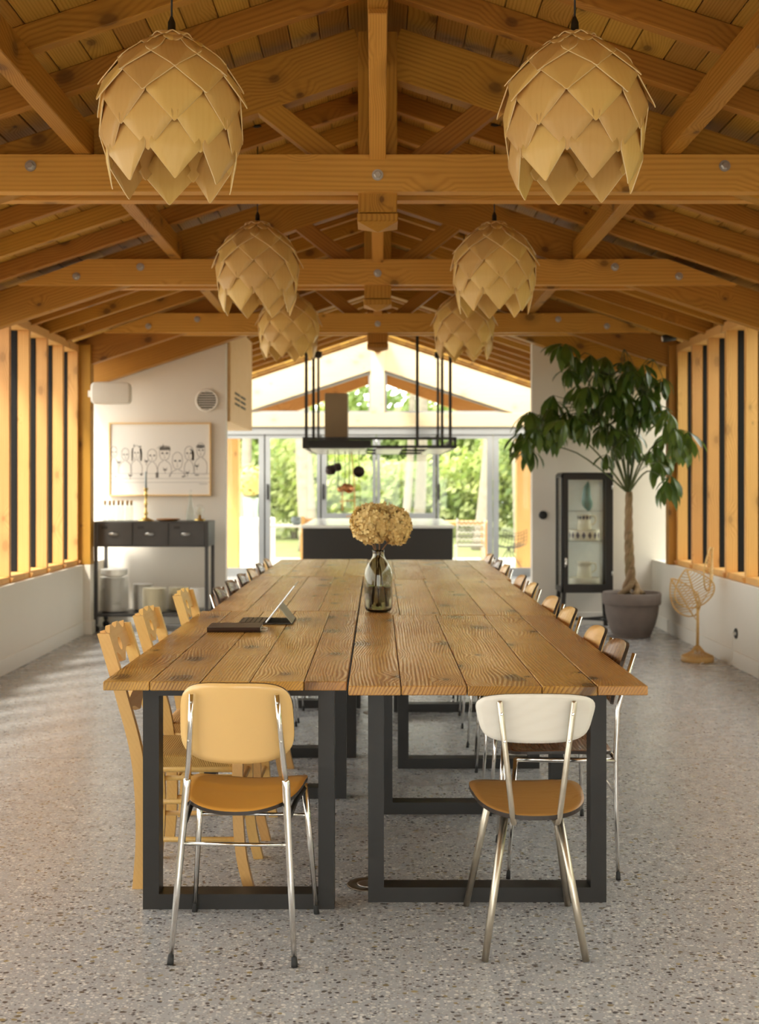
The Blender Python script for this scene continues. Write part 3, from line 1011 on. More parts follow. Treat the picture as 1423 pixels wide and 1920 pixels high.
def rush_chair(label, x, y, rz):
    t = thing('rush_chair', label, 'chair', (x, y, 0), rz, 'blond wooden rush chairs')
    for s in (-1, 1):
        rect_tube(MB(), smooth_path([(s * 0.172, -0.178, 0), (s * 0.172, -0.166, 0.2), (s * 0.172, -0.182, 0.45), (s * 0.172, -0.240, 0.68), (s * 0.172, -0.300, 0.885)]), 0.030, 0.042).build('leg', M['blond'], t)
        rect_tube(MB(), smooth_path([(s * 0.172, 0.205, 0), (s * 0.172, 0.178, 0.12), (s * 0.172, 0.166, 0.28), (s * 0.172, 0.166, 0.445)]), 0.034, 0.036).build('leg', M['blond'], t)
        for z in (0.30, 0.168):
            MB().tube([(s * 0.172, -0.185, z), (s * 0.172, 0.17, z)], [0.009, 0.009], 10).build('stretcher', M['blond'], t)
        MB().tube([(s * 0.172, -0.19, 0.415), (s * 0.172, 0.165, 0.415)], 0.013, 10).build('seat_rail', M['blond'], t)
    for z in (0.34, 0.21):
        for yy in (-0.172, 0.168):
            MB().tube([(-0.172, yy, z), (0.172, yy, z)], 0.009, 10).build('stretcher', M['blond'], t)
    # rush seat: four triangular fields meeting along a ridge
    def sp(u, v):
        d = max(abs(u), abs(v))
        return (0.185 * u, -0.01 + 0.19 * v, 0.458 + 0.010 * (1 - d ** 6) - 0.012 * (1 - d))
    MB().shell(sp, lambda u, v: (0, 0, -0.034), 20, 20, 9).build('seat', M['straw'], t)
    # scalloped top slat with a round hole
    W2 = 0.158
    n = 40
    top = [(-W2 + 2 * W2 * i / n) for i in range(n + 1)]
    tz = lambda x: 0.112 + 0.030 * math.sin(PI * 1.25 * min(abs(x) / W2, 0.999) + 0.25) ** 2 + 0.010 * math.exp(-(x / 0.018) ** 2)
    bz = lambda x: 0.050 - 0.050 * math.exp(-(x / 0.055) ** 2) - 0.014 * (min(1, abs(x) / W2)) ** 3
    outer = [(x, bz(x)) for x in top] + [(x, tz(x)) for x in reversed(top)]
    hole = [(0.024 * math.cos(a * PI / 10), 0.064 + 0.024 * math.sin(a * PI / 10)) for a in range(20)]
    for nm, z0, y0, loops in (('top_slat', 0.765, -0.270, [outer, hole]), ('lower_slat', 0.58, -0.212, [[(x, bz(x) * 0.6 + 0.01) for x in top] + [(x, 0.075 + 0.01 * math.cos(PI * x / W2)) for x in reversed(top)]])):
        o = MB().prism(loops, -0.009, 0.009).build(nm, M['blond'], t)
        o.location = (0, y0, z0)
        o.rotation_euler = (math.radians(17), 0, 0)
    return t
rc = rush_chair('blond rush-seated wooden chair tucked in beside the yellow laminate chair', -0.652, 4.44, -PI / 2)
copy_thing(rc, (-0.645, 5.02, 0), -PI / 2, 'blond rush-seated wooden chair, second along from the yellow laminate chair')
copy_thing(rc, (-0.635, 5.90, 0), -PI / 2, 'blond rush-seated wooden chair with scalloped back next to the dark chairs, beyond the tablet')

# --- tubular side chairs
def tube_chair(label, x, y, rz, seat, back):
    t = thing('tube_chair', label, 'chair', (x, y, 0), rz, 'tubular steel chairs along the tables')
    for s in (-1, 1):
        leg_with_tip(t, [(s * 0.198, -0.185, 0), (s * 0.192, -0.178, 0.25), (s * 0.186, -0.178, 0.44), (s * 0.182, -0.186, 0.60), (s * 0.175, -0.212, 0.69), (s * 0.168, -0.247, 0.80)],
                     [0.0065, 0.0085, 0.0095, 0.0095, 0.009, 0.008])
        leg_with_tip(t, [(s * 0.195, 0.205, 0), (s * 0.182, 0.19, 0.22), (s * 0.170, 0.175, 0.425)], [0.006, 0.008, 0.0095])
        MB().tube([(s * 0.187, -0.178, 0.42), (s * 0.18, 0.0, 0.42), (s * 0.170, 0.178, 0.42)], 0.0095, 10).build('seat_rail', M['chrome'], t)
        MB().tube([(s * 0.19, -0.178, 0.30), (s * 0.186, -0.10, 0.41)], 0.005, 8).build('brace', M['chrome'], t)
    MB().tube([(-0.186, -0.178, 0.42), (0.186, -0.178, 0.42)], 0.008, 10).build('cross_rail', M['chrome'], t)
    MB().shell(lambda u, v: ((0.188 + 0.006 * v) * u, 0.012 + 0.192 * v, 0.444 + 0.010 * u * u - 0.006 * v * v), lambda u, v: (0, 0, -0.011), 12, 12, 4.5, 0, 1, 1).build('seat', [seat, M['lam_edge']], t)
    MB().shell(lambda u, v: ((0.196 - 0.006 * v) * u, -0.222 - 0.030 * v + 0.034 * u * u, 0.712 + 0.104 * v + 0.006 * (1 - u * u) * v), lambda u, v: (0, 0.0115, 0.002), 14, 10, 4.0, 0, 0, 1).build('backrest', [back, M['lam_edge']], t)
    return t
ler = lambda y: 0.896 - (y - 4.0) * 0.011
rer = lambda y: 0.858 + (y - 3.9) * 0.0085
proto = {}
def side_chair(side, y, kind, label, dx=0.0):
    c = (-ler(y) + 0.190 + dx) if side < 0 else (rer(y) - 0.190 + dx)
    rz = -PI / 2 if side < 0 else PI / 2
    rz += random.uniform(-0.03, 0.03)
    if kind not in proto:
        mats = {'walnut': (M['walnut_plate'], M['walnut_plate']), 'blond': (M['blond_plate'], M['blond_plate']), 'cream': (M['white_lam'], M['blond_plate'])}[kind]
        proto[kind] = tube_chair(label, c, y, rz, *mats)
        return proto[kind]
    return copy_thing(proto[kind], (c, y, 0), rz, label)
side_chair(1, 4.555, 'walnut', 'dark walnut tubular chair beside the white-backed laminate chair')
side_chair(1, 5.0, 'blond', 'blond tubular chair next to the dark walnut chair nearest the white-backed chair')
side_chair(1, 5.78, 'blond', 'blond tubular chair third along from the white-backed chair, before the taupe pot')
side_chair(1, 6.36, 'cream', 'tubular chair with cream seat between two blond chairs beside the vase')
side_chair(1, 7.25, 'blond', 'blond tubular chair at the glass cabinet side, by the middle table')
side_chair(1, 7.86, 'blond', 'blond tubular chair next to the far table on the cabinet side')
side_chair(1, 8.90, 'blond', 'blond tubular chair at the far table on the cabinet side')
side_chair(1, 9.48, 'walnut', 'dark walnut tubular chair at the far table on the cabinet side')
side_chair(1, 10.32, 'blond', 'last blond tubular chair by the kitchen on the cabinet side')
side_chair(-1, 6.92, 'walnut', 'dark walnut tubular chair next to the blond rush chairs')
side_chair(-1, 7.42, 'walnut', 'dark walnut tubular chair, second beyond the blond rush chairs')
side_chair(-1, 7.98, 'walnut', 'dark walnut tubular chair, third beyond the blond rush chairs')
side_chair(-1, 8.50, 'blond', 'blond tubular chair between dark chairs on the sideboard side')
side_chair(-1, 9.05, 'walnut', 'dark walnut tubular chair at the far table on the sideboard side')
side_chair(-1, 9.62, 'blond', 'blond tubular chair at the kitchen end on the sideboard side')

# ================================================================== PENDANT LAMPS
rows = [  # tip radius, tip height, top radius, top height, shoulder half width
    (0.092, 0.492, 0.010, 0.542, 0.050),
    (0.155, 0.433, 0.030, 0.530, 0.072),
    (0.246, 0.350, 0.075, 0.508, 0.092),
    (0.268, 0.268, 0.145, 0.455, 0.098),
    (0.240, 0.174, 0.205, 0.375, 0.092),
    (0.218, 0.086, 0.222, 0.285, 0.088),
    (0.196, 0.000, 0.214, 0.195, 0.083)]
petal_me = []
for r1, z1, r0, z0, hw in rows:
    L = math.hypot(r1 - r0, z1 - z0)
    prof = []
    # half outline (distance along, half width): top, shoulder, rounded tip
    half = [(0.0, hw * 0.45), (0.12, hw * 0.70), (0.40, hw * 0.99), (0.46, hw), (0.52, hw * 0.97), (0.93, hw * 0.16), (0.965, hw * 0.10), (0.99, hw * 0.045)]
    stations = half + [(1.0, 0.0)]
    bend = 0.10 * L if r1 > r0 else -0.02
    vs, fs = [], []
    th = 0.0032
    def P(s, w, k):
        # along slope with slight bulge, curved across
        bul = math.sin(PI * s) * 0.012
        out = -0.10 * w * w / 0.1
        x = L * s
        return (x, w, bul + out + k * th)
    for k in (0, 1):
        for s, w in stations:
            for q in (-1, -0.5, 0, 0.5, 1):
                vs.append(P(s, w * q, k))
    ns = len(stations)
    N = ns * 5
    top, side = [], []
    for i in range(ns - 1):
        for j in range(4):
            a = i * 5 + j
            top.append((a, a + 1, a + 6, a + 5))
            top.append((N + a, N + a + 5, N + a + 6, N + a + 1))
        for j in (0, 4):
            a = i * 5 + j
            side.append((a, a + 5, N + a + 5, N + a))
    side += [(j, j + 1, N + j + 1, N + j) for j in range(4)]
    mb = MB().add(vs, top, 0, True)
    o = 0
    for f in side:
        mb.f.append(f); mb.m.append(1); mb.s.append(False)
    petal_me.append(mb.mesh('petal', [M['veneer'], M['veneer_lit_edge']]))

lamp_spots = [(-0.705, 4.2, 'pine-cone veneer pendant lamp hanging above the yellow chair table end'),
              (0.675, 4.2, 'pine-cone veneer pendant lamp hanging above the white-backed chair'),
              (-0.705, 7.2, 'pine-cone veneer pendant lamp over the middle table on the sideboard side'),
              (0.685, 7.2, 'pine-cone veneer pendant lamp over the middle table on the potted tree side'),
              (-0.71, 9.8, 'pine-cone veneer pendant lamp over the far table on the sideboard side'),
              (0.69, 9.8, 'pine-cone veneer pendant lamp over the far table on the potted tree side')]
bulb_me = MB().lathe([(0.0001, 0.15), (0.03, 0.155), (0.045, 0.19), (0.042, 0.23), (0.02, 0.29), (0.018, 0.35), (0.0001, 0.35)], 20).mesh('bulb', M['bulb'])
hold_me = MB().lathe([(0.022, 0.34), (0.026, 0.36), (0.026, 0.53), (0.014, 0.550), (0.013, 0.58), (0.005, 0.60), (0.0001, 0.60)], 16).mesh('lamp_holder', M['cable'])
for i, (x, y, lab) in enumerate(lamp_spots):
    zb = 2.404
    t = thing('pendant_lamp', lab, 'lamp', (x, y, zb), (0.21, 0.13, 0.4, 0.05, 0.6, 0.33)[i], 'pine-cone pendant lamps')
    put('bulb', bulb_me, t)
    put('lamp_holder', hold_me, t)
    roof = 3.735 - SL * abs(x) - zb
    ry_ = (y - 6.087) / 0.5512
    MB().tube([(0, 0, 0.595), (0, 0, roof)], 0.0035, 8).build('cord', M['cable'], t)
    MB().lathe([(0.0001, 0), (0.045, 0), (0.05, -0.012), (0.03, -0.03), (0.0001, -0.034)], 24, (0, 0, roof + 0.004)).build('ceiling_rose', M['cable'], t)
    for r, (r1, z1, r0, z0, hw) in enumerate(rows):
        for k in range(8):
            a = 2 * PI * (k + 0.5 * (r % 2)) / 8 + random.uniform(-0.012, 0.012)
            xd = Vector((r1 - r0, 0, z1 - z0)).normalized()
            yd = Vector((0, 1, 0))
            zd = xd.cross(yd).normalized()
            if zd.x < 0 and r > 2: zd = -zd; yd = -yd
            if zd.z < 0 and r <= 2: zd = -zd; yd = -yd
            R = Matrix(((xd.x, yd.x, zd.x, r0), (xd.y, yd.y, zd.y, 0), (xd.z, yd.z, zd.z, z0), (0, 0, 0, 1)))
            put('petal', petal_me[r], t, Matrix.Rotation(a, 4, 'Z') @ R)

# ================================================================== ON THE TABLE
TZ = 0.765
# vase with dried hydrangeas
vx, vy = 0.004, 6.17
v = thing('bottle_vase', 'smoked glass bottle vase half filled with water on the table', 'vase', (vx, vy, TZ))
outer = [(0.0001, 0.0), (0.048, 0.0), (0.064, 0.008), (0.070, 0.024), (0.0715, 0.10), (0.0715, 0.185), (0.066, 0.215), (0.053, 0.243), (0.038, 0.263), (0.0295, 0.280), (0.0285, 0.298), (0.031, 0.310)]
inner = [(0.0285, 0.310), (0.0260, 0.297), (0.0265, 0.281), (0.035, 0.262), (0.0495, 0.242), (0.0625, 0.214), (0.068, 0.185), (0.068, 0.10), (0.0665, 0.026), (0.060, 0.014), (0.045, 0.009), (0.0001, 0.009)]
MB().lathe(outer + inner, 40).build('glass', M['vase_glass'], v)
MB().lathe([(0.0001, 0.0095), (0.045, 0.0095), (0.059, 0.0145), (0.0662, 0.027), (0.0676, 0.10), (0.0676, 0.128), (0.0001, 0.128)], 40).build('water', M['water'], v)
fl = thing('hydrangea_bunch', 'bunch of dried tan hydrangea heads standing in the smoked glass vase', 'flowers', (vx, vy, TZ))
def flower_head(cx, cy, cz, rx, ry, rz, n, seed):
    rnd = random.Random(seed)
    mb = MB()
    for i in range(n):
        zz = 1 - 2 * (i + 0.5) / n
        ph = i * 2.39996 + rnd.uniform(-0.2, 0.2)
        rr = math.sqrt(1 - zz * zz)
        d = Vector((rr * math.cos(ph), rr * math.sin(ph), zz))
        k = 1 + rnd.uniform(-0.09, 0.07)
        c = Vector((cx + d.x * rx * k, cy + d.y * ry * k, cz + d.z * rz * k))
        q = (d + Vector((rnd.uniform(-.5, .5), rnd.uniform(-.5, .5), rnd.uniform(-.5, .5)))).normalized().to_track_quat('Z', 'Y').to_matrix()
        q = q @ Matrix.Rotation(rnd.uniform(0, 6.28), 3, 'Z')
        sz = rnd.uniform(0.013, 0.020)
        for p in range(4):
            a = p * PI / 2 + rnd.uniform(-.15, .15)
            ca, sa = math.cos(a), math.sin(a)
            cup = rnd.uniform(0.15, 0.55)
            loc = [(0, 0, 0), (0.45, 0.42, cup * .5), (0.95, 0.40, cup), (1.12, 0, cup * 1.05), (0.95, -0.40, cup), (0.45, -0.42, cup * .5), (0.6, 0, cup * 0.35)]
            vs = []
            for x, y, z in loc:
                vs.append(c + q @ (Vector((x * ca - y * sa, x * sa + y * ca, z)) * sz))
            mb.add(vs, [(0, 1, 6), (1, 2, 6), (2, 3, 6), (3, 4, 6), (4, 5, 6), (5, 0, 6)], 0, True)
    # dark inner core of stalks
    mb.lathe([(0.0001, -rz * .8), (rx * .55, -rz * .5), (rx * .78, 0), (rx * .55, rz * .5), (0.0001, rz * .8)], 16, (cx, cy, cz))
    return mb
for nm, a in (('main', (-0.035, 0.0, 0.442, 0.098, 0.095, 0.092, 400, 3)), ('side', (0.090, 0.02, 0.430, 0.070, 0.075, 0.085, 270, 5)), ('rear', (0.02, 0.09, 0.462, 0.085, 0.08, 0.075, 200, 9))):
    o = flower_head(*a).build('flower_head', M['petal'], fl, recalc=False)
for pts in ([(-0.02, 0, 0.36), (-0.012, 0, 0.30), (0.012, 0.004, 0.20), (0.03, 0.01, 0.03)], [(0.07, 0.01, 0.37), (0.014, 0.004, 0.30), (-0.005, 0.01, 0.2), (-0.03, 0.0, 0.03)], [(0.01, 0.06, 0.40), (0.004, 0.012, 0.30), (0.0, -0.01, 0.18), (0.0, -0.03, 0.03)], [(-0.05, 0.01, 0.37), (-0.016, -0.008, 0.30), (-0.01, 0.0, 0.2), (-0.02, 0.02, 0.04)]):
    MB().tube(smooth_path(pts, 5), 0.003, 8).build('stem', M['stem'], fl)

# book
b = thing('notebook', 'closed brown leather notebook lying on the table by the tablet', 'book', (-0.625, 5.40, TZ), math.radians(1.5))
MB().box(-0.115, 0.115, -0.095, 0.095, 0.0, 0.003, 0.001).build('back_cover', M['leather'], b)
MB().box(-0.115, 0.115, -0.095, 0.095, 0.017, 0.020, 0.001).build('front_cover', M['leather'], b)
MB().box(-0.110, 0.112, -0.090, 0.090, 0.003, 0.017).build('pages', M['paper'], b)
MB().prism([[(-0.095, 0.0), (-0.101, 0.010), (-0.095, 0.020), (-0.09, 0.01)]], -0.115, 0.115, axis='x').build('spine', M['leather'], b)
MB().tube([(0.112, -0.02, 0.012), (0.14, -0.03, 0.010), (0.142, -0.06, 0.005), (0.112, -0.07, 0.006)], 0.0025, 6).build('ribbon', M['paper'], b)

# tablet on its folio stand
t = thing('tablet', 'tablet propped on a grey folding keyboard case on the table', 'tablet', (-0.51, 5.72, TZ))
MB().box(-0.13, 0.05, -0.12, 0.12, 0.0, 0.006, 0.002).build('keyboard', M['folio'], t)
for i in range(5):
    MB().box(-0.118 + i * 0.022, -0.100 + i * 0.022, -0.11, 0.11, 0.006, 0.0085, 0.001).build('key_row', M['leather'], t)
R = Matrix.Translation((0.0, 0, 0.008)) @ Matrix.Rotation(math.radians(-52), 4, 'Y')
MB().box(0, 0.215, -0.125, 0.125, -0.0035, 0.0035, 0.002, T=R).build('body', M['tablet'], t)
MB().box(0.008, 0.207, -0.117, 0.117, 0.0036, 0.0042, T=R).build('display', M['screen'], t)
R2 = Matrix.Translation((0.055, 0, 0.085)) @ Matrix.Rotation(math.radians(52), 4, 'Y')
MB().box(0.0, 0.105, -0.12, 0.12, -0.0015, 0.0015, T=R2).build('stand_flap', M['folio_in'], t)
R3 = Matrix.Translation((0.0, 0, 0.003))
MB().box(0.04, 0.122, -0.12, 0.12, -0.002, 0.002, T=R3).build('stand_base', M['folio'], t)

# ================================================================== SIDEBOARD WALL (left)
cs = thing('console_table', 'grey steel console table with three drawers under the framed drawing', 'console table', (-2.155, 11.895, 0))
cw, cd = 0.545, 0.235
MB().box(-cw, cw, -cd, cd, 0.815, 1.056, 0.004).build('drawer_case', M['console'], cs)
for i in range(3):
    xx = -cw + 0.03 + (i + 0.5) * (2 * cw - 0.06) / 3
    d = MB().box(xx - 0.166, xx + 0.166, -cd - 0.010, -cd + 0.002, 0.828, 1.042, 0.003).build('drawer', M['console'], cs)
    h = MB()
    h.shell(lambda u, v_: (xx - 0.01 + 0.045 * u, -cd - 0.010 - 0.026 * math.cos(u * 1.2) * (0.5 + 0.5 * math.cos((v_ - 1) * 0.7)), 0.935 + 0.014 * v_), lambda u, v_: (0, 0.006, 0), 10, 6, 3)
    h.build('handle', M['steel'], d)
    MB().box(xx - 0.125, xx - 0.065, -cd - 0.013, -cd - 0.009, 0.985, 1.012, 0.001).build('label_holder', M['black_steel'], d)
for sx in (-1, 1):
    for sy in (-1, 1):
        l = MB().box(sx * (cw - 0.018) - 0.016, sx * (cw - 0.018) + 0.016, sy * (cd - 0.018) - 0.016, sy * (cd - 0.018) + 0.016, 0.075, 0.82, 0.002).build('leg', M['console'], cs)
        w = MB().lathe([(0.008, -0.012), (0.030, -0.012), (0.033, 0), (0.030, 0.012), (0.008, 0.012)], 16, T=Matrix.Translation((sx * (cw - 0.018), sy * (cd - 0.018), 0.033)) @ Matrix.Rotation(PI / 2, 4, 'X'))
        w.box(sx * (cw - 0.018) - 0.006, sx * (cw - 0.018) + 0.006, sy * (cd - 0.018) - 0.016, sy * (cd - 0.018) + 0.016, 0.03, 0.078)
        w.build('caster', M['black_steel'], l)
MB().box(-cw, cw, -cd, cd, 0.150, 0.178, 0.003).build('bottom_shelf', M['console'], cs)

# plate stacks
def plate_mesh(r, h, mat):
    return MB().lathe([(0.0001, 0.0), (r * 0.55, 0.0), (r * 0.62, 0.002), (r * 0.98, h - 0.002), (r, h), (r * 0.97, h + 0.0015), (r * 0.62, 0.006), (0.0001, 0.005)], 24).mesh('plate', mat)
SHZ = 0.178
def stack(x, y, r, n, pitch, mat, label, grp, z0=SHZ, h=None):
    me = plate_mesh(r, h or pitch * 1.25, mat)
    for k in range(n):
        o = put('plate', me)
        o.location = (x + random.uniform(-.002, .002), y + random.uniform(-.002, .002), z0 + k * pitch)
        tag(o, label, 'plate', grp)
    return z0 + n * pitch
stack(-2.545, 11.86, 0.140, 23, 0.0145, M['china'], 'large white dinner plate in the tallest stack under the console', 'plates in the tallest stack')
zt = SHZ + 23 * 0.0145
for k in range(3):
    o = MB().lathe([(0.0001, 0.0), (0.07, 0.0), (0.12, 0.02), (0.134, 0.04), (0.131, 0.041), (0.115, 0.022), (0.0001, 0.006)], 24).build('bowl', M['china'])
    o.location = (-2.545, 11.86, zt + 0.002 + 0.018 * k)
    tag(o, 'wide white bowl on top of the tallest plate stack', 'bowl', 'bowls on the tallest stack')
stack(-2.300, 12.02, 0.105, 18, 0.0140, M['china'], 'small white plate in the stack beside the tallest stack', 'plates in the small white stack')
stack(-2.145, 11.80, 0.118, 16, 0.0145, M['china_cream'], 'cream plate in the stack standing foremost on the console shelf', 'plates in the cream stack')
stack(-1.945, 11.98, 0.100, 16, 0.0140, M['china_cream'], 'small cream plate in the stack between the cream and white bowls stacks', 'plates in the small cream stack')
bm_ = MB().lathe([(0.0001, 0.0), (0.045, 0.0), (0.05, 0.004), (0.075, 0.03), (0.090, 0.058), (0.087, 0.059), (0.068, 0.03), (0.0001, 0.008)], 24).mesh('bowl', M['china'])
for k in range(9):
    o = put('bowl', bm_)
    o.location = (-1.745, 11.96, SHZ + k * 0.021)
    tag(o, 'white bowl in the nested stack at the kitchen end of the console', 'bowl', 'nested bowls on the console')

# things on the console
CZ = 1.056
bt = thing('corked_bottle', 'clear glass bottle with cork stopper in the row on the console', 'bottle', (0, 0, CZ), 0, 'corked bottles in a row')
MB().lathe([(0.0001, 0.0), (0.018, 0.0), (0.020, 0.006), (0.020, 0.120), (0.017, 0.135), (0.013, 0.148), (0.0125, 0.165), (0.0135, 0.168)], 18).build('glass', M['bottle_glass'], bt)
MB().lathe([(0.0115, 0.152), (0.0120, 0.168), (0.014, 0.196), (0.0001, 0.197)], 14).build('cork', M['cork'], bt)
bt.location = (-2.645, 11.90, CZ)
for k in range(1, 7):
    copy_thing(bt, (-2.645 + 0.0425 * k, 11.90 + (0.02 if k % 2 else 0), CZ), 0, bt['label'])
ck = thing('candlestick', 'tall brass candlestick with grey-blue taper candle on the console', 'candlestick', (-2.235, 11.83, CZ))
MB().lathe([(0.0001, 0), (0.075, 0), (0.078, 0.008), (0.045, 0.022), (0.018, 0.035), (0.014, 0.06), (0.024, 0.075), (0.014, 0.09), (0.012, 0.15), (0.022, 0.165), (0.012, 0.18), (0.011, 0.24), (0.021, 0.255), (0.014, 0.27), (0.016, 0.30), (0.024, 0.31), (0.024, 0.318), (0.0001, 0.318)], 20).build('stick', M['brass'], ck)
MB().lathe([(0.011, 0.30), (0.010, 0.46), (0.006, 0.475), (0.0001, 0.478)], 12).build('candle', M['candle'], ck)
o = MB().lathe([(0.0001, 0), (0.07, 0), (0.11, 0.012), (0.118, 0.022), (0.113, 0.023), (0.07, 0.006), (0.0001, 0.005)], 28).build('wooden_dish', M['teak'])
o.location = (-2.02, 11.84, CZ)
tag(o, 'shallow brown wooden dish on the console', 'dish')
cf = thing('carafe', 'slender clear glass carafe with stopper on the console', 'carafe', (-1.815, 11.90, CZ))
MB().lathe([(0.0001, 0), (0.036, 0), (0.04, 0.006), (0.04, 0.10), (0.020, 0.16), (0.013, 0.22), (0.018, 0.25)], 20).build('glass', M['bottle_glass'], cf)
MB().lathe([(0.009, 0.245), (0.014, 0.265), (0.018, 0.29), (0.0001, 0.305)], 14).build('stopper', M['clear_glass'], cf)
lp = thing('globe_lamp', 'small table lamp with clear globe bulb on a brass base', 'lamp', (-1.72, 11.86, CZ))
MB().lathe([(0.0001, 0), (0.052, 0), (0.056, 0.008), (0.050, 0.018), (0.016, 0.024), (0.014, 0.055), (0.0001, 0.056)], 20).build('base', M['brass'], lp)
MB().lathe([(0.014, 0.05), (0.03, 0.07), (0.047, 0.10), (0.047, 0.125), (0.03, 0.155), (0.0001, 0.165)], 20).build('globe', M['clear_glass'], lp)
MB().tube([(0.005, 0, 0.056), (0.012, 0, 0.10), (0, 0, 0.135), (-0.012, 0, 0.10), (-0.005, 0, 0.056)], 0.002, 6).build('filament', M['brass'], lp)

# framed drawing
ar = thing('framed_drawing', 'wide pale-framed ink line drawing of eight people at a bar', 'picture', (-2.187, 12.345, 1.6615))
aw, ah = 0.513, 0.3685
MB().prism([[(-aw, -ah), (aw, -ah), (aw, ah), (-aw, ah)], [(-aw + .014, -ah + .014), (aw - .014, -ah + .014), (aw - .014, ah - .014), (-aw + .014, ah - .014)]], -0.030, 0.0).build('frame', M['panel_wood'], ar)
MB().box(-aw + .01, aw - .01, -0.014, -0.004, -ah + .01, ah - .01).build('paper', plain('drawing_paper', (0.84, 0.81, 0.75), 0.9, vary=0.01), ar)
ik = MB()
PX = 2 * aw / (1200 - 230)
def ax(p): return ((p[0] - 715) * PX, -0.0145, (820 - p[1]) * PX)
def stroke(pts, w=0.0022, closed=False):
    P = [Vector(ax(p)) for p in pts]
    if len(P) > 2:
        P = smooth_path([tuple(q) for q in P], 4)
    k = len(P)
    vs, fs = [], []
    for i in range(k):
        d = P[min(i + 1, k - 1)] - P[max(i - 1, 0)]
        nn = Vector((-d.z, 0, d.x)).normalized() * w
        vs += [P[i] + nn, P[i] - nn]
    for i in range(k - 1):
        fs.append((2 * i, 2 * i + 1, 2 * i + 3, 2 * i + 2))
    ik.add(vs, fs)
def blob(cx, cy, rx, ry, n=14):
    vs = [ax((cx + rx * math.cos(2 * PI * i / n), cy + ry * math.sin(2 * PI * i / n))) for i in range(n)]
    ik.add(vs, [tuple(range(n))])
def face(cx, cy, w, h, eyes=1):
    stroke([(cx - w, cy - h), (cx - w * 1.05, cy), (cx - w * 0.7, cy + h * 0.8), (cx, cy + h), (cx + w * 0.7, cy + h * 0.8), (cx + w * 1.05, cy), (cx + w, cy - h)])
    stroke([(cx - w, cy - h), (cx - w * 0.4, cy - h * 1.5), (cx + w * 0.4, cy - h * 1.5), (cx + w, cy - h)])
    if eyes:
        blob(cx - w * 0.45, cy - h * 0.25, w * 0.26, w * 0.22)
        blob(cx + w * 0.5, cy - h * 0.25, w * 0.26, w * 0.22)
    stroke([(cx, cy - h * 0.2), (cx - 3, cy + h * 0.3), (cx + 4, cy + h * 0.35)], 0.0014)
    stroke([(cx - 9, cy + h * 0.62), (cx, cy + h * 0.57), (cx + 9, cy + h * 0.62)], 0.002)
def body(cx, cy, w, base=955):
    stroke([(cx - 10, cy), (cx - w * 0.7, cy + 25), (cx - w, cy + 70), (cx - w * 0.95, base)])
    stroke([(cx + 10, cy), (cx + w * 0.7, cy + 25), (cx + w, cy + 70), (cx + w * 0.95, base)])
for cx, cy, w, h, bw in ((275, 760, 28, 40, 38), (385, 785, 32, 45, 60), (490, 770, 32, 52, 55), (640, 795, 40, 45, 50), (758, 775, 45, 52, 65), (880, 850, 45, 62, 75), (990, 775, 38, 50, 45), (1102, 745, 36, 52, 60)):
    face(cx, cy, w, h)
    body(cx, cy + h + 6, bw)
for i in range(9):   # hair of the third figure, curls, fringe, cap
    stroke([(452 + i * 3, 715), (446 + i * 2, 760), (448 + i * 3, 835)] if i < 3 else [(520 + i * 2, 715), (526 + i * 2, 770), (522 + i * 2, 835)], 0.003)
    stroke([(712 + i * 11, 735), (716 + i * 11, 705), (724 + i * 11, 738)], 0.003)
    stroke([(1000 + i * 3, 720 + i * 2), (1020 + i * 2, 760), (1018 + i * 2, 830)], 0.003)
    stroke([(695 + 15 * i - 15, 722), (715 + 11 * i, 692), (740 + 9 * i, 715)], 0.0012)
blob(1098, 698, 40, 18); blob(745, 690, 4, 16); blob(468, 690, 4, 14); blob(525, 700, 14, 7)
for gx, gy in ((325, 845), (585, 835), (762, 915), (975, 945), (1065, 880), (432, 970)):   # wine glasses
    stroke([(gx - 17, gy - 20), (gx - 14, gy + 6), (gx, gy + 14), (gx + 14, gy + 6), (gx + 17, gy - 20)])
    stroke([(gx, gy + 14), (gx, gy + 42)])
    blob(gx, gy + 2, 13, 8)
blob(538, 964, 12, 11); blob(935, 984, 13, 8); blob(293, 983, 8, 9); blob(1065, 970, 22, 5)
ik.add([ax(p) for p in ((673, 946), (702, 946), (700, 996), (675, 996))], [(0, 1, 2, 3)])
for y_ in (955, 1003, 1040): stroke([(245, y_), (1185, y_ - 2)], 0.0012)
stroke([(1010, 958), (1180, 962)], 0.0012)
for i in range(7): stroke([(1085 + i * 12, 1050), (1091 + i * 12, 1058), (1096 + i * 12, 1048)], 0.001)
ik.build('drawing', M['ink_grey'], ar, recalc=False)

# round vent, speaker
vt = thing('wall_vent', 'round white louvred air vent on the wall above the drawing', 'vent', (-1.717, 12.345, 2.255))
Rv = Matrix.Rotation(PI / 2, 4, 'X')
MB().lathe([(0.094, 0.0), (0.116, 0.0), (0.118, 0.008), (0.112, 0.016), (0.096, 0.018), (0.094, 0.0)], 36, T=Rv).build('rim', M['white_paint'], vt)
MB().lathe([(0.0001, 0.001), (0.097, 0.001), (0.097, 0.003), (0.0001, 0.003)], 32, T=Rv).build('shadow_plate', plain('vent_dark', (0.03, 0.03, 0.028), 0.8), vt)
for i in range(8):
    zz = -0.084 + i * 0.024
    hw = math.sqrt(max(0.0001, 0.094 ** 2 - zz * zz))
    MB().box(-hw, hw, -0.014, -0.004, zz - 0.0045, zz + 0.0045, 0.001).build('louvre', M['white_paint'], vt)
sp_ = thing('wall_speaker', 'white rounded wall speaker on the corner post by the slatted window', 'speaker', (-2.476, 11.42, 2.255), math.radians(3))
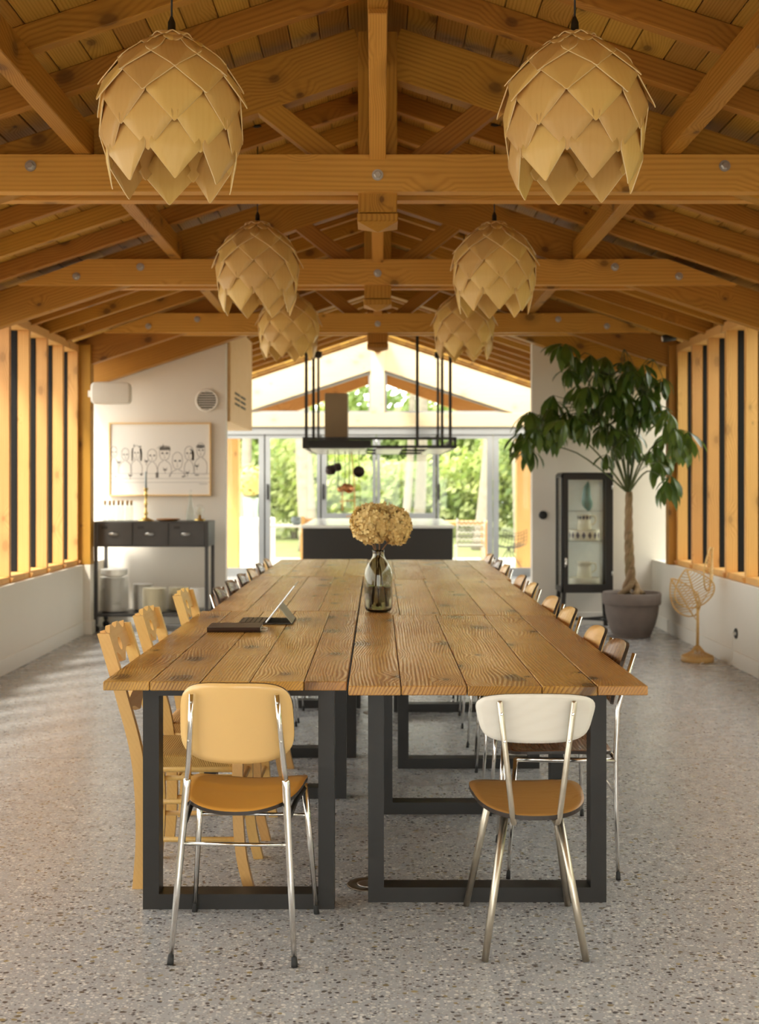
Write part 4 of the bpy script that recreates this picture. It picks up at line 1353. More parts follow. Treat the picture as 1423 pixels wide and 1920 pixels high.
MB().shell(lambda u, v_: (0.183 * u, -0.065 - 0.012 * (1 - u * u) * (1 - v_ * v_), 0.102 * v_), lambda u, v_: (0, 0.10, 0), 16, 10, 7).build('case', M['white_paint'], sp_)
MB().box(-0.225, -0.13, 0.033, 0.085, -0.03, 0.03, 0.004).build('bracket', M['white_paint'], sp_)

# ================================================================== CABINET WALL (right)
cb = thing('display_cabinet', 'black steel and glass display cabinet on splayed legs against white wall', 'cabinet', (2.026, 12.05, 0))
hw, hd, z0, z1 = 0.251, 0.19, 0.36, 1.524
body_ = MB()
for sx in (-1, 1):
    for sy in (-1, 1):
        body_.box(sx * (hw - 0.0175) - 0.0175, sx * (hw - 0.0175) + 0.0175, sy * (hd - 0.0175) - 0.0175, sy * (hd - 0.0175) + 0.0175, z0, z1 - 0.02, 0.003)
body_.box(-hw, hw, -hd, hd, z0, z0 + 0.05, 0.004)
body_.prism([[(-hw, z1 - 0.05), (hw, z1 - 0.05), (hw, z1 - 0.025), (hw - 0.02, z1), (-hw + 0.02, z1), (-hw, z1 - 0.025)]], -hd, hd)
body_.build('frame', M['black_steel'], cb)
for sx in (-1, 1):
    MB().box(sx * (hw - 0.012) - 0.002, sx * (hw - 0.012) + 0.002, -hd + 0.03, hd - 0.03, z0 + 0.05, z1 - 0.05).build('side_pane', M['clear_glass'], cb)
MB().box(-hw + 0.03, hw - 0.03, hd - 0.012, hd - 0.006, z0 + 0.05, z1 - 0.05).build('back_pane', plain('back_panel', (0.86, 0.87, 0.83), 0.5), cb)
dr = MB().prism([[(-hw + .02, z0 + .012), (hw - .02, z0 + .012), (hw - .02, z1 - .012), (-hw + .02, z1 - .012)], [(-hw + .065, z0 + .085), (hw - .075, z0 + .085), (hw - .075, z1 - .07), (-hw + .065, z1 - .07)]], -hd - 0.018, -hd - 0.001).build('door', M['black_steel'], cb)
MB().box(-hw + .064, hw - .074, -hd - 0.012, -hd - 0.008, z0 + .084, z1 - .069).build('pane', M['clear_glass'], dr)
hd_ = MB().box(-hw + .03, -hw + .055, -hd - 0.030, -hd - 0.018, 0.63, 0.70, 0.003)
hd_.tube([(-hw + .042, -hd - 0.03, 0.68), (-hw + .042, -hd - 0.05, 0.67), (-hw + .03, -hd - 0.052, 0.61)], 0.006, 8)
hd_.build('handle', M['chrome'], dr)
for zz in (0.55, 1.38):
    MB().tube([(hw - 0.012, -hd - 0.022, zz - 0.02), (hw - 0.012, -hd - 0.022, zz + 0.02)], 0.007, 8).build('hinge', M['steel'], dr)
for zz in (0.859, 1.152):
    MB().box(-hw + 0.02, hw - 0.02, -hd + 0.02, hd - 0.02, zz - 0.006, zz, 0.001).build('glass_shelf', M['clear_glass'], cb)
for sx in (-1, 1):
    for sy in (-1, 1):
        p = [(sx * (hw - 0.03), sy * (hd - 0.03), z0), (sx * (hw - 0.005), sy * (hd - 0.015), 0.0)]
        rect_tube(MB(), p, 0.04, 0.03).build('leg', M['black_steel'], cb)
for s in (-1, 1):
    MB().tube([(-hw + 0.02, -s * 0.15, 0.09), (hw - 0.02, s * 0.15, 0.09)], 0.011, 8).build('cross_brace', M['black_steel'], cb)
# cabinet contents
def jug(name, label, x, y, z, r, h, mat, pattern):
    t = thing(name, label, 'jug', (x, y, z))
    MB().lathe([(0.0001, 0), (r * 0.95, 0), (r, 0.006), (r * 0.86, h * 0.55), (r * 0.90, h * 0.9), (r * 1.02, h), (r * 0.96, h), (r * 0.82, h * 0.55), (r * 0.9, 0.012), (0.0001, 0.01)], 28).build('body', mat, t)
    MB().tube(smooth_path([(r * 0.85, 0, h * 0.9), (r * 1.45, 0, h * 0.88), (r * 1.5, 0, h * 0.5), (r * 0.85, 0, h * 0.3)], 5), 0.007, 8).build('handle', mat, t)
    if pattern:
        for k in range(12):
            a = -PI / 2 + (k - 5.5) * 2 * PI / 12
            rr = r * 0.93
            c = Vector((math.cos(a), math.sin(a), 0))
            tt = Vector((-math.sin(a), math.cos(a), 0))
            zc, hh, ww = h * 0.80, h * 0.15, r * 0.2
            d = MB()
            d.add([c * rr * 1.03 + Vector((0, 0, zc + hh)), c * rr + tt * ww + Vector((0, 0, zc)), c * rr * 0.99 + Vector((0, 0, zc - hh)), c * rr - tt * ww + Vector((0, 0, zc))], [(0, 1, 2, 3)])
            d.build('diamond_motif', plain('blue_motif', (0.09, 0.08, 0.11), 0.3) if 'blue_motif' not in bpy.data.materials else bpy.data.materials['blue_motif'], t)
    return t
def basin(label, x, y, z, r, h, mat, pattern):
    t = thing('basin', label, 'bowl', (x, y, z))
    MB().lathe([(0.0001, 0), (r * 0.97, 0), (r, 0.006), (r * 1.0, h - 0.006), (r * 0.99, h), (r * 0.94, h), (r * 0.93, 0.012), (0.0001, 0.012)], 32).build('body', mat, t)
    if pattern:
        for k in range(16):
            a = 2 * PI * (k + .5) / 16
            c = Vector((math.cos(a), math.sin(a), 0))
            tt = Vector((-math.sin(a), math.cos(a), 0))
            d = MB()
            rr = r * 1.004
            d.add([c * rr + Vector((0, 0, h * .85)), c * rr * 0.992 + tt * r * .14 + Vector((0, 0, h * .5)), c * rr + Vector((0, 0, h * .15)), c * rr * 0.992 - tt * r * .14 + Vector((0, 0, h * .5)), c * rr * 1.004 + Vector((0, 0, h * .5))], [(0, 1, 4), (1, 2, 4), (2, 3, 4), (3, 0, 4)])
            d.build('diamond_motif', bpy.data.materials.get('blue_motif') or plain('blue_motif', (0.09, 0.08, 0.11), 0.3), t)
    return t
basin('cream basin with dark diamond motifs on the cabinet middle shelf', 2.03, 12.05, 0.859, 0.150, 0.105, M['china_cream'], True)
jug('jug', 'cream jug with dark diamond motifs standing on the patterned basin', 2.03, 12.05, 0.964, 0.072, 0.150, M['china_cream'], True)
basin('plain cream basin on the cabinet floor', 2.03, 12.05, 0.410, 0.150, 0.085, M['china_cream'], False)
jug('jug', 'plain cream jug standing on the plain basin in the cabinet', 2.03, 12.05, 0.495, 0.075, 0.155, M['china_cream'], False)
tv = MB()
def tvp(u, v_):
    zz = (v_ + 1) / 2
    w = 0.052 * math.sin(PI * min(1, 0.22 + 0.80 * zz)) ** 0.8 * (1 + 0.15 * math.sin(9 * zz))
    return (0.012 + w * u - 0.02 * math.sin(3 * zz), -0.03 * (1 - u * u) * math.sin(PI * min(1, 0.2 + 0.8 * zz)), 0.30 * zz)
tv.shell(tvp, lambda u, v_: (0, 0.06 * (1 - u * u) * math.sin(PI * min(1, 0.2 + 0.4 * (v_ + 1))) + 0.008, 0), 10, 14, 3)
o = tv.build('leaf_vase', M['teal'])
o.location = (2.06, 12.05, 1.152)
tag(o, 'teal leaf-shaped ceramic vase on the cabinet top shelf', 'vase')

# black round thermostat and wall socket
o = MB().lathe([(0.0001, 0.028), (0.036, 0.028), (0.042, 0.022), (0.042, 0.0), (0.0001, 0.0)], 28, T=Matrix.Rotation(PI / 2, 4, 'X')).build('thermostat', M['cable'])
o.location = (1.664, 12.35, 1.10)
tag(o, 'round black thermostat on the white wall beside the display cabinet', 'thermostat')
so = thing('wall_socket', 'round black power socket low on the white wall by the rattan lamp', 'socket', (2.76, 9.44, 0.26))
Rs = Matrix.Rotation(-PI / 2, 4, 'Y')
MB().lathe([(0.0001, 0.004), (0.026, 0.004), (0.028, 0.008), (0.040, 0.008), (0.042, 0.0), (0.0001, 0.0)], 28, T=Rs).build('plate', M['cable'], so)
MB().box(-0.035, -0.004, -0.012, 0.012, -0.012, 0.012, 0.003).build('plug', M['white_paint'], so)

# black ceiling spot
sl = thing('ceiling_spot', 'small black adjustable spotlight under the roof above the potted tree', 'spotlight', (2.635, 11.10, 2.735))
Rt = Matrix.Rotation(math.radians(80), 4, 'Y')
MB().lathe([(0.0001, -0.06), (0.030, -0.06), (0.034, -0.05), (0.034, 0.055), (0.030, 0.06), (0.0001, 0.06)], 20, T=Rt).build('barrel', M['cable'], sl)
MB().lathe([(0.0001, -0.063), (0.024, -0.063), (0.026, -0.059), (0.0001, -0.059)], 20, T=Rt).build('lens', M['bulb'], sl)
MB().tube([(0, 0, 0.03), (0, 0, 0.06)], 0.01, 8).build('stem', M['cable'], sl)
MB().lathe([(0.0001, 0.05), (0.035, 0.05), (0.035, 0.075), (0.0001, 0.075)], 20).build('mount', M['cable'], sl)

# ================================================================== POTTED TREE
PX_, PY_ = 2.35, 11.35
pot = thing('plant_pot', 'large taupe clay pot with thick rim on the floor by the cabinet', 'pot', (PX_, PY_, 0))
MB().lathe([(0.0001, 0.0), (0.162, 0.0), (0.172, 0.012), (0.172, 0.025), (0.180, 0.03), (0.215, 0.12), (0.238, 0.21), (0.247, 0.29), (0.249, 0.297), (0.262, 0.302), (0.268, 0.315), (0.270, 0.40), (0.262, 0.412), (0.243, 0.410), (0.240, 0.385), (0.0001, 0.385)], 48).build('body', M['terracotta'], pot)
MB().lathe([(0.238, 0.386), (0.15, 0.39), (0.0001, 0.393)], 32).build('soil', M['soil'], pot)
tr = thing('money_tree', 'braided-trunk money tree with drooping palmate leaves in the taupe pot', 'tree', (PX_, PY_, 0.386))
for k in range(4):
    a0 = k * PI / 2
    pts, rad = [], []
    for i in range(41):
        s = i / 40
        z = 0.0 + s * 0.955
        spread = 0.085 * max(0, 1 - s * 6) ** 1.5 + 0.024 * (1 - 0.35 * s)
        a = a0 + s * 4.2 * PI
        bx_ = -0.028 * math.sin(s * 2.2)
        pts.append((bx_ + spread * math.cos(a), spread * math.sin(a), z))
        rad.append(0.030 - 0.011 * s)
    MB().tube(pts, rad, 8).build('trunk_strand', M['bark'], tr)
# leaves
rl = random.Random(11)
def palmate(seed, size):
    r = random.Random(seed)
    mb = MB()
    n = r.choice((5, 6, 6, 7))
    a0 = r.uniform(0, 6.28)
    for k in range(n):
        a = a0 + 2 * PI * k / n + r.uniform(-.15, .15)
        L = size * r.uniform(0.75, 1.1)
        wd_ = L * r.uniform(0.12, 0.16)
        droop = r.uniform(0.45, 1.3)
        d = Vector((math.cos(a), math.sin(a), 0))
        side = Vector((-math.sin(a), math.cos(a), 0))
        st = ((0.0, 0.06), (0.15, 0.30), (0.40, 0.80), (0.62, 1.0), (0.82, 0.72), (1.0, 0.03))
        vs = []
        pos = Vector((0, 0, 0))
        prev = 0
        ang = droop * 0.45
        for s, w in st:
            seg = (s - prev) * L
            prev = s
            pos = pos + (d * math.cos(ang) + Vector((0, 0, -1)) * math.sin(ang)) * seg
            ang = min(1.45, ang + droop * 0.28)
            up = Vector((0, 0, 1)) * math.cos(ang) + d * math.sin(ang)
            vs += [pos + side * wd_ * w + up * wd_ * w * 0.25, pos, pos - side * wd_ * w + up * wd_ * w * 0.25]
        fs = []
        for i in range(len(st) - 1):
            b_ = i * 3
            fs += [(b_, b_ + 1, b_ + 4, b_ + 3), (b_ + 1, b_ + 2, b_ + 5, b_ + 4)]
        mb.add(vs, fs, 0, True)
    return mb.mesh('leaf', M['leaf'], recalc=False)
leaf_me = [palmate(40 + i, (0.22, 0.25, 0.28, 0.24, 0.30, 0.20)[i]) for i in range(6)]
crown = (-0.03, 0.0, 0.94)
def px2w(px, py, Y):
    return Vector(((px - 708) * Y / 2300, Y, 1.4 - (py - 910) * Y / 2300))
blobs = [(1145, 705, 80, 42, 13), (1110, 775, 95, 45, 20), (1030, 800, 50, 32, 9), (985, 830, 22, 26, 5), (1205, 730, 60, 55, 13),
         (1262, 815, 32, 45, 8), (1225, 860, 40, 36, 6), (1085, 670, 40, 30, 5), (1180, 800, 45, 40, 9), (1225, 675, 28, 28, 4), (1150, 840, 40, 25, 5), (1250, 900, 20, 25, 2), (1170, 655, 25, 14, 3)]
for bi, (bx_, by_, rx, ry, n) in enumerate(blobs):
    Yb = PY_ + rl.uniform(-0.35, 0.2)
    if bx_ > 1240: Yb = 10.75
    cen = px2w(bx_, by_, Yb) - Vector((PX_, PY_, 0.386))
    mid = (Vector(crown) + cen) / 2 + Vector((0, 0, 0.05 if by_ < 780 else 0.14))
    br = MB()
    br.tube(smooth_path([crown, tuple(mid), tuple(cen)], 5), [0.010 - 0.0006 * i for i in range(11)], 6)
    for k in range(int(n * 1.15)):
        for tries in range(20):
            u, v_ = rl.uniform(-1, 1), rl.uniform(-1, 1)
            if u * u + v_ * v_ < 1: break
        Y = Yb + rl.uniform(-0.28, 0.28)
        P = px2w(bx_ + u * rx, by_ + v_ * ry - 12, Y)
        P.x = min(P.x, 2.66 if Y > 11.4 else 2.70)
        P.z = min(P.z, 3.30 - SL * P.x - 0.02)
        Q = P - Vector((PX_, PY_, 0.386))
        br.tube([tuple(cen), tuple((cen + Q) / 2 + Vector((0, 0, 0.03))), tuple(Q)], [0.005, 0.004, 0.003], 5)
        T = Matrix.Translation(Q) @ Matrix.Rotation(rl.uniform(0, 6.28), 4, 'Z') @ Matrix.Rotation(rl.uniform(-0.35, 0.35), 4, 'X')
        sc_ = 0.6 if by_ < 660 else rl.uniform(0.85, 1.1)
        put('leaf', rl.choice(leaf_me), tr, T @ Matrix.Scale(sc_, 4))
    br.build('branch', M['twig'], tr)

# ================================================================== RATTAN LEAF LAMP
ra = thing('rattan_leaf_lamp', 'rattan floor lamp of three woven leaf frames on a flared base', 'lamp', (2.545, 9.76, 0))
MB().lathe([(0.0001, 0), (0.125, 0), (0.128, 0.008), (0.128, 0.038), (0.120, 0.044), (0.0001, 0.046)], 36).build('base', M['rattan'], ra)
cone = MB()
for k in range(30):
    a = 2 * PI * k / 30
    cone.tube([(0.122 * math.cos(a), 0.122 * math.sin(a), 0.044), (0.055 * math.cos(a), 0.055 * math.sin(a), 0.075), (0.016 * math.cos(a), 0.016 * math.sin(a), 0.125)], 0.003, 5)
cone.build('base_wicker', M['rattan'], ra)
MB().tube([(0, 0, 0.10), (0.002, 0, 0.3), (0, 0, 0.48)], [0.013, 0.0115, 0.0115], 10).build('stem', M['rattan'], ra)
def rattan_leaf(base, tip, half, normal, asym=0.0, bowl=0.02):
    base, tip = Vector(base), Vector(tip)
    ax_ = tip - base
    L = ax_.length
    ax_.normalize()
    nrm_ = Vector(normal).normalized()
    side = ax_.cross(nrm_).normalized()
    wf = lambda s: half * math.sin(PI * min(1, s ** 0.75)) ** 0.8 if 0 < s < 1 else 0
    pt = lambda s, w: base + ax_ * (L * s) + side * (w * wf(s) * (1 + asym * w)) - nrm_ * (bowl * abs(w) ** 2)
    mb = MB()
    n = 24
    for w in (-1, 1):
        mb.tube([pt(i / n, w) for i in range(n + 1)], 0.006, 6)
    mb.tube([pt(i / n, 0) for i in range(n + 1)], 0.007, 6)
    for i in range(1, 14):
        s = 0.05 + i * 0.066
        for w in (-1, 1):
            s2 = min(0.985, s + 0.10)
            mb.tube([pt(s, 0), pt((s + s2) / 2, w * 0.5), pt(s2, w)], 0.0034, 4, caps=False)
    return mb
rattan_leaf((0.0, -0.02, 0.43), (-0.093, -0.03, 0.735), 0.168, (0.1, -1, 0.1), 0.1).build('leaf_frame', M['rattan'], ra)
rattan_leaf((0.10, 0.02, 0.56), (0.135, 0.05, 0.905), 0.12, (0.85, -0.5, 0.1)).build('leaf_frame', M['rattan'], ra)
rattan_leaf((-0.03, 0.02, 0.36), (-0.20, 0.06, 0.655), 0.12, (-0.75, -0.7, 0.1)).build('leaf_frame', M['rattan'], ra)
MB().tube([(0, 0, 0.32), (-0.03, 0.01, 0.36), (-0.05, 0.03, 0.40)], 0.004, 6).build('side_stem', M['rattan'], ra)
MB().tube([(0, 0, 0.42), (0.06, 0.01, 0.50), (0.10, 0.02, 0.56)], 0.004, 6).build('side_stem', M['rattan'], ra)
MB().lathe([(0.0001, 0.50), (0.016, 0.505), (0.022, 0.53), (0.016, 0.555), (0.0001, 0.56)], 14, (0.0, 0.03, 0)).build('bulb', M['bulb'], ra)
MB().tube(smooth_path([(0.02, -0.12, 0.01), (-0.03, -0.19, 0.004), (0.0, -0.27, 0.004), (0.12, -0.28, 0.004), (0.19, -0.24, 0.004), (0.17, -0.12, 0.004), (0.10, -0.10, 0.004)], 6)
          + smooth_path([(0.10, -0.10, 0.004), (0.16, -0.05, 0.004), (0.195, -0.10, 0.01), (0.197, -0.26, 0.06), (0.180, -0.32, 0.26)], 6), 0.003, 6).build('cord', M['white_paint'], ra)

# ================================================================== KITCHEN
ki = thing('kitchen_island', 'long black kitchen island with pale polished worktop beyond the tables', 'kitchen island', (0.0, 16.2, 0))
MB().box(-0.90, 0.905, -1.47, 1.47, 0.0, 0.885, 0.004).build('body', M['island'], ki)
MB().box(-0.915, 0.92, -1.5, 1.5, 0.885, 0.92, 0.004).build('worktop', M['worktop'], ki)

hr = thing('hanging_rack', 'black steel ceiling rack with extractor and rods above the kitchen island', 'rack', (0.0, 16.2, 1.847))
fr = MB()
X0, X1, Y0_, Y1_ = -0.885, 0.93, -1.5, 1.5
for z in (0.015, 0.115):
    for x in (X0, X1):
        fr.box(x - 0.016, x + 0.016, Y0_, Y1_, z - 0.016, z + 0.016)
    for y in (Y0_, Y1_):
        fr.box(X0, X1, y - 0.016, y + 0.016, z - 0.016, z + 0.016)
for x in (X0, X1):
    for y in (Y0_, 0, Y1_):
        fr.box(x - 0.016, x + 0.016, y - 0.016, y + 0.016, 0.0, 0.13)
fr.box(X0, X1, -0.016, 0.016, 0.0, 0.03)
fr.build('frame', M['black_steel'], hr)
for x, y in ((X0 + 0.03, Y0_), (X1 - 0.06, Y0_), (X0 + 0.07, -0.6), (X1 - 0.11, -0.6), (X0 + 0.03, Y1_), (X1 - 0.06, Y1_), (0.475, Y0_)):
    top = 3.62 - SL * abs(x) - 1.847
    r_ = 0.018
    rod = MB().box(x - r_, x + r_, y - r_, y + r_, 0.0, top).build('rod', M['black_steel'], hr)
    MB().box(x - 0.05, x + 0.05, y - 0.04, y + 0.04, top - 0.10, top - 0.01).build('roof_bracket', M['black_steel'], rod)
MB().box(X0 + 0.02, -0.08, -1.44, -0.6, 0.02, 0.10, 0.004).build('extractor', M['black_steel'], hr)
MB().box(X0 + 0.06, -0.14, -1.40, -0.64, -0.006, 0.02, 0.004).build('filter_panel', M['steel'], hr)
MB().box(-0.02, 0.30, -1.2, 1.2, -0.004, 0.012, 0.003).build('glass_shelf', M['steel'], hr)
MB().box(0.62, X1 - 0.03, -1.3, 1.3, -0.004, 0.012, 0.003).build('glass_shelf', M['steel'], hr)
MB().box(X0 + 0.03, -0.16, -0.55, 1.3, -0.004, 0.010, 0.003).build('glass_shelf', M['steel'], hr)
ed = MB().box(-0.66, -0.37, -0.95, -0.66, 0.10, 0.70, 0.004).build('extractor_duct', M['hood'], hr)

def pan(label, x, y, ztop, hang, r, h, mat, rotz, tilt=1.45):
    t = thing('hanging_pan', label, 'pan', (x, y, ztop), rotz, 'pans hanging below the rack')
    MB().tube([(0, 0, 0), (0, 0, -hang), (0, 0, -hang - 0.02)], [0.005, 0.006, 0.008], 6).build('handle', M['black_steel'], t)
    T = Matrix.Translation((0, 0, -hang - r)) @ Matrix.Rotation(tilt, 4, 'X')
    MB().lathe([(0.0001, 0), (r * 0.9, 0), (r, 0.01), (r * 1.02, h), (r * 0.98, h), (r * 0.95, 0.012), (0.0001, 0.008)], 24, T=T).build('bowl', mat, t)
    return t
pan('dark saucepan hanging from the rack on a steel handle, facing the table', -0.24, 15.8, 1.84, 0.20, 0.072, 0.07, plain('dark_pan', (0.045, 0.02, 0.015), 0.35), 0.0)
pan('larger dark pan with copper base at the left end of the hanging pans', -0.63, 15.5, 1.84, 0.19, 0.062, 0.08, bpy.data.materials['dark_pan'], 1.0)
pan('smaller dark pan hanging next to the larger dark pan', -0.55, 15.8, 1.84, 0.16, 0.052, 0.07, bpy.data.materials['dark_pan'], 0.9)
pan('small copper pot hanging low between the dark pans', -0.425, 16.0, 1.84, 0.42, 0.055, 0.06, M['copper'], 0.2)
pan('orange copper pot hanging low beside the small copper pot', -0.36, 15.7, 1.84, 0.43, 0.058, 0.06, M['copper'], -0.1)
pan('little copper ladle pot hanging lowest on the pan side', -0.51, 15.9, 1.84, 0.46, 0.035, 0.05, M['copper'], 1.2)
wr = thing('wooden_hanger', 'thin wooden cross hanger dangling below the copper pots', 'hanger', (-0.37, 16.4, 1.843))
MB().tube([(0.02, 0, 0.0), (0.06, 0, -0.42), (0.065, 0, -0.86)], 0.008, 8).build('upright', M['fin'], wr)
MB().tube([(-0.14, 0, -0.66), (0.065, 0, -0.64)], 0.008, 8).build('crossbar', M['fin'], wr)
MB().tube([(-0.05, 0, -0.86), (0.065, 0, -0.85)], 0.008, 8).build('crossbar', M['fin'], wr)
MB().tube([(-0.10, 0, -0.52), (-0.10, 0, -0.78)], 0.008, 8).build('peg', M['fin'], wr)

# ================================================================== TERRACE
PZ = -0.02
ot = thing('terrace_table', 'pale-topped terrace table with thin black legs outside the left doors', 'table', (-1.55, 20.75, PZ))
MB().box(-0.45, 0.55, -0.45, 0.45, 0.72, 0.755, 0.005).build('top', M['worktop'], ot)
for sx in (-0.4, 0.5):
    for sy in (-0.4, 0.4):
        MB().box(sx - 0.025, sx + 0.025, sy - 0.025, sy + 0.025, 0, 0.72).build('leg', M['black_steel'], ot)
o = MB().lathe([(0.0001, 0), (0.05, 0), (0.09, 0.04), (0.10, 0.09), (0.085, 0.13), (0.08, 0.135), (0.092, 0.09), (0.0001, 0.03)], 24).build('terrace_bowl', plain('slate_bowl', (0.12, 0.15, 0.15), 0.5))
o.location = (-1.36, 20.65, PZ + 0.755)
tag(o, 'round slate-blue bowl on the terrace table', 'bowl')
oc = thing('terrace_chair', 'orange-brown wooden armchair on the terrace beside the black island', 'chair', (-0.98, 19.9, PZ), 0.1)
for sx in (-0.24, 0.24):
    MB().box(sx - 0.03, sx + 0.03, -0.25, -0.19, 0, 0.92, 0.004).build('leg', M['fin'], oc)
    MB().box(sx - 0.03, sx + 0.03, 0.19, 0.25, 0, 0.62, 0.004).build('leg', M['fin'], oc)
    MB().box(sx - 0.035, sx + 0.035, -0.25, 0.27, 0.62, 0.65, 0.004).build('armrest', M['fin'], oc)
MB().box(-0.25, 0.25, -0.24, 0.25, 0.40, 0.44, 0.004).build('seat', M['fin'], oc)
for z in (0.52, 0.66, 0.80):
    MB().box(-0.24, 0.24, -0.235, -0.21, z, z + 0.09, 0.004).build('back_slat', M['fin'], oc)
pc = thing('rope_chair', 'grey-white zigzag woven rope chair with white frame on the terrace', 'chair', (1.52, 20.3, PZ), PI)
for sx in (-0.22, 0.22):
    MB().tube([(sx * 1.1, 0.22, 0), (sx, 0.2, 0.42), (sx, -0.2, 0.42), (sx * 1.1, -0.24, 0)], 0.013, 8).build('leg', M['white_paint'], pc)
    MB().tube([(sx, 0.2, 0.42), (sx, 0.24, 0.65), (sx, 0.26, 0.88)], 0.013, 8).build('back_upright', M['white_paint'], pc)
MB().box(-0.22, 0.22, -0.22, 0.2, 0.405, 0.435, 0.004).build('seat', M['folio_in'], pc)
for i in range(7):
    z = 0.47 + i * 0.056
    pts = [(-0.22 + 0.44 * k / 12, 0.215 + 0.12 * (z - 0.44) + 0.004 * (k % 2), z + (0.024 if k % 2 else 0)) for k in range(13)]
    MB().tube(pts, 0.017, 6).build('woven_row', M['white_paint'] if i % 2 else M['folio_in'], pc)
wt = thing('wooden_bench', 'low brown wooden table behind the rope chair on the terrace', 'table', (1.62, 21.9, PZ))
MB().box(-0.45, 0.35, -0.4, 0.4, 0.72, 0.78, 0.005).build('top', M['fin'], wt)
for sx in (-0.38, 0.28):
    for sy in (-0.33, 0.33):
        MB().box(sx - 0.03, sx + 0.03, sy - 0.03, sy + 0.03, 0, 0.72).build('leg', M['fin'], wt)
wi = thing('wire_chair', 'black wire shell chair on the terrace by the veranda post', 'chair', (2.10, 19.65, PZ), 0.35)
sh = MB()
def wsh(u, v_):
    a = (v_ + 1) / 2
    return Vector((0.25 * u * (1 - 0.2 * a), 0.22 - 0.42 * min(1, a * 1.8) - 0.10 * max(0, a - 0.55), 0.42 + 0.06 * u * u + (0.42 * max(0, a - 0.5) ** 0.8)))
for i in range(9):
    u = -1 + i / 4
    sh.tube([wsh(u, -1 + k / 6) for k in range(13)], 0.004, 5)
for j in range(9):
    v_ = -1 + j / 4
    sh.tube([wsh(-1 + k / 5, v_) for k in range(11)], 0.004, 5)
sh.build('wire_shell', M['black_steel'], wi)
for sx in (-1, 1):
    MB().tube([(0, 0, 0.42), (sx * 0.2, 0.2, 0)], 0.007, 6).build('leg', M['black_steel'], wi)
    MB().tube([(0, 0, 0.42), (sx * 0.2, -0.2, 0)], 0.007, 6).build('leg', M['black_steel'], wi)
o = MB().box(-0.30, 0.62, -0.35, 0.35, 0, 0.84, 0.01).build('white_plinth', M['white_paint'])
o.location = (-2.48, 21.9, PZ)
tag(o, 'bright white rectangular plinth on the terrace by the veranda post', 'plinth')
fv = thing('flower_vase', 'pale green glass vase with yellow flowers on the white plinth', 'vase', (-2.25, 21.8, PZ + 0.84))
MB().lathe([(0.0001, 0), (0.10, 0), (0.12, 0.02), (0.13, 0.36), (0.125, 0.36), (0.115, 0.03), (0.0001, 0.02)], 20).build('vase_body', plain('pale_green_glass', (0.45, 0.60, 0.50), 0.15), fv)
rb = random.Random(4)
mb = MB()
for i in range(500):
    d = Vector((rb.gauss(0, 1), rb.gauss(0, 1), rb.gauss(0, 1))).normalized()
    c = Vector((d.x * 0.28, d.y * 0.28, 0.66 + d.z * 0.25)) * rb.uniform(0.92, 1.05)
    a, b_ = d.orthogonal().normalized() * 0.035, d.cross(d.orthogonal().normalized()) * 0.035
    mb.add([c - a - b_, c + a - b_, c + a + b_, c - a + b_], [(0, 1, 2, 3)])
mb.build('blooms', plain('yellow_bloom', (0.72, 0.62, 0.20), 0.8, vary=0.3, nscale=12), fv, recalc=False)

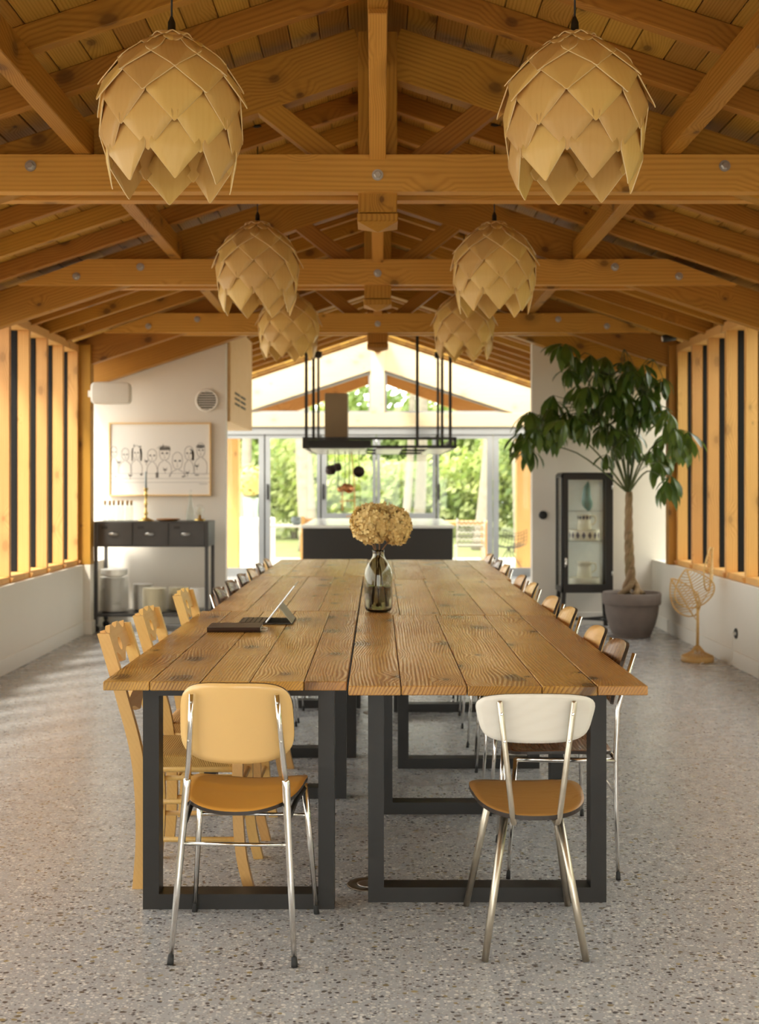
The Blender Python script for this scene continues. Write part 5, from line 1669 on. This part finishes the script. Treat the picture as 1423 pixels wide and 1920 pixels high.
# garden
rg = random.Random(21)
def leaf_cloud(n, rx, ry, rz, size, cz):
    mb = MB()
    for i in range(n):
        while True:
            p = Vector((rg.uniform(-1, 1), rg.uniform(-1, 1), rg.uniform(-1, 1)))
            if 0.25 < p.length < 1: break
        p = p * (0.6 + 0.4 * rg.random())
        c = Vector((p.x * rx, p.y * ry, cz + p.z * rz))
        if c.z < 0.05: continue
        nn = Vector((rg.gauss(0, 1), rg.gauss(-0.6, 1), rg.gauss(0.5, 1))).normalized()
        a = nn.orthogonal().normalized()
        b_ = nn.cross(a)
        s = size * rg.uniform(0.6, 1.3)
        mb.add([c - a * s, c - b_ * s * 0.5, c + a * s, c + b_ * s * 0.5], [(0, 1, 2, 3)])
    return mb
trees = [(-1.50, 27.0, 0.21, -0.10, 'stout pale-barked tree leaning left of the hanging rack'), (0.62, 29.0, 0.10, 0.12, 'slender pale-barked tree behind the hydrangeas'),
         (1.00, 30.5, 0.15, 0.08, 'brownish tree beside the slender pale tree'), (2.28, 27.5, 0.16, 0.16, 'bright pale-barked tree leaning behind the rope chair'),
         (3.10, 26.5, 0.15, -0.06, 'pale tree behind the wire chair by the veranda post'), (-3.0, 27.5, 0.13, 0.05, 'pale tree behind the yellow flower vase'),
         (-5.2, 29.0, 0.2, 0.0, 'pale tree behind the bright white plinth'), (5.2, 29.0, 0.2, 0.05, 'pale tree behind the timber veranda post')]
for x, y, r, lean, lab in trees:
    t = thing('garden_tree', lab + ' in the garden', 'tree', (x, y, -0.05), 0, 'garden trees')
    hgt = rg.uniform(7.5, 9.0)
    MB().tube(smooth_path([(0, 0, 0), (lean * 1.2, 0, 2.0), (lean * 2.0, 0.1, 4.5), (lean * 3.2, 0.2, hgt)], 5), [r * 1.25] + [r * (1.0 - 0.035 * i) for i in range(15)], 10).build('trunk', M['trunk'], t)
    leaf_cloud(700, 1.1, 1.1, 1.8, 0.16, hgt - 0.8).build('crown', M['leaf_a'], t, recalc=False)
shrubs = []
for i in range(15):
    shrubs.append((-9.0 + i * 1.3 + rg.uniform(-.3, .3), rg.uniform(31.5, 35.0), rg.uniform(1.3, 1.9), rg.uniform(2.2, 3.4)))
for i in range(9):
    shrubs.append((-10 + i * 2.5, rg.uniform(38, 41), 2.6, 5.0))
for i, (x, y, rx, hh) in enumerate(shrubs):
    t = thing('garden_shrub', 'leafy green shrub in the hedge behind the garden trees' if i < 15 else 'tall leafy tree at the far end of the garden', 'shrub' if i < 15 else 'tree', (x, y, -0.05), 0, 'hedge shrubs' if i < 15 else 'far garden trees')
    leaf_cloud(1500 if i < 15 else 1900, rx, 1.3, hh * 0.56, 0.13 if i < 15 else 0.2, hh * 0.5).build('foliage', M['leaf_b'] if i % 3 else M['leaf_a'], t, recalc=False)
    MB().tube([(0, 0, 0), (0.05, 0, hh * 0.5), (0, 0, hh * 0.8)], [0.09, 0.06, 0.03], 6).build('stem', M['trunk'], t)

hedge = MB()  # out-of-view foliage, added to cut sky light through the right windows
for i in range(7):
    lc = leaf_cloud(900, 1.3, 1.5, 2.2, 0.2, 2.0)
    hedge.add([(x + 6.6, y + -1.5 + i * 2.2, z) for x, y, z in lc.v], lc.f)
o = hedge.build('hedge', M['leaf_b'], None, recalc=False)
tag(o, 'unseen leafy hedge added outside the right windows to dim their light', 'hedge', kind='stuff')
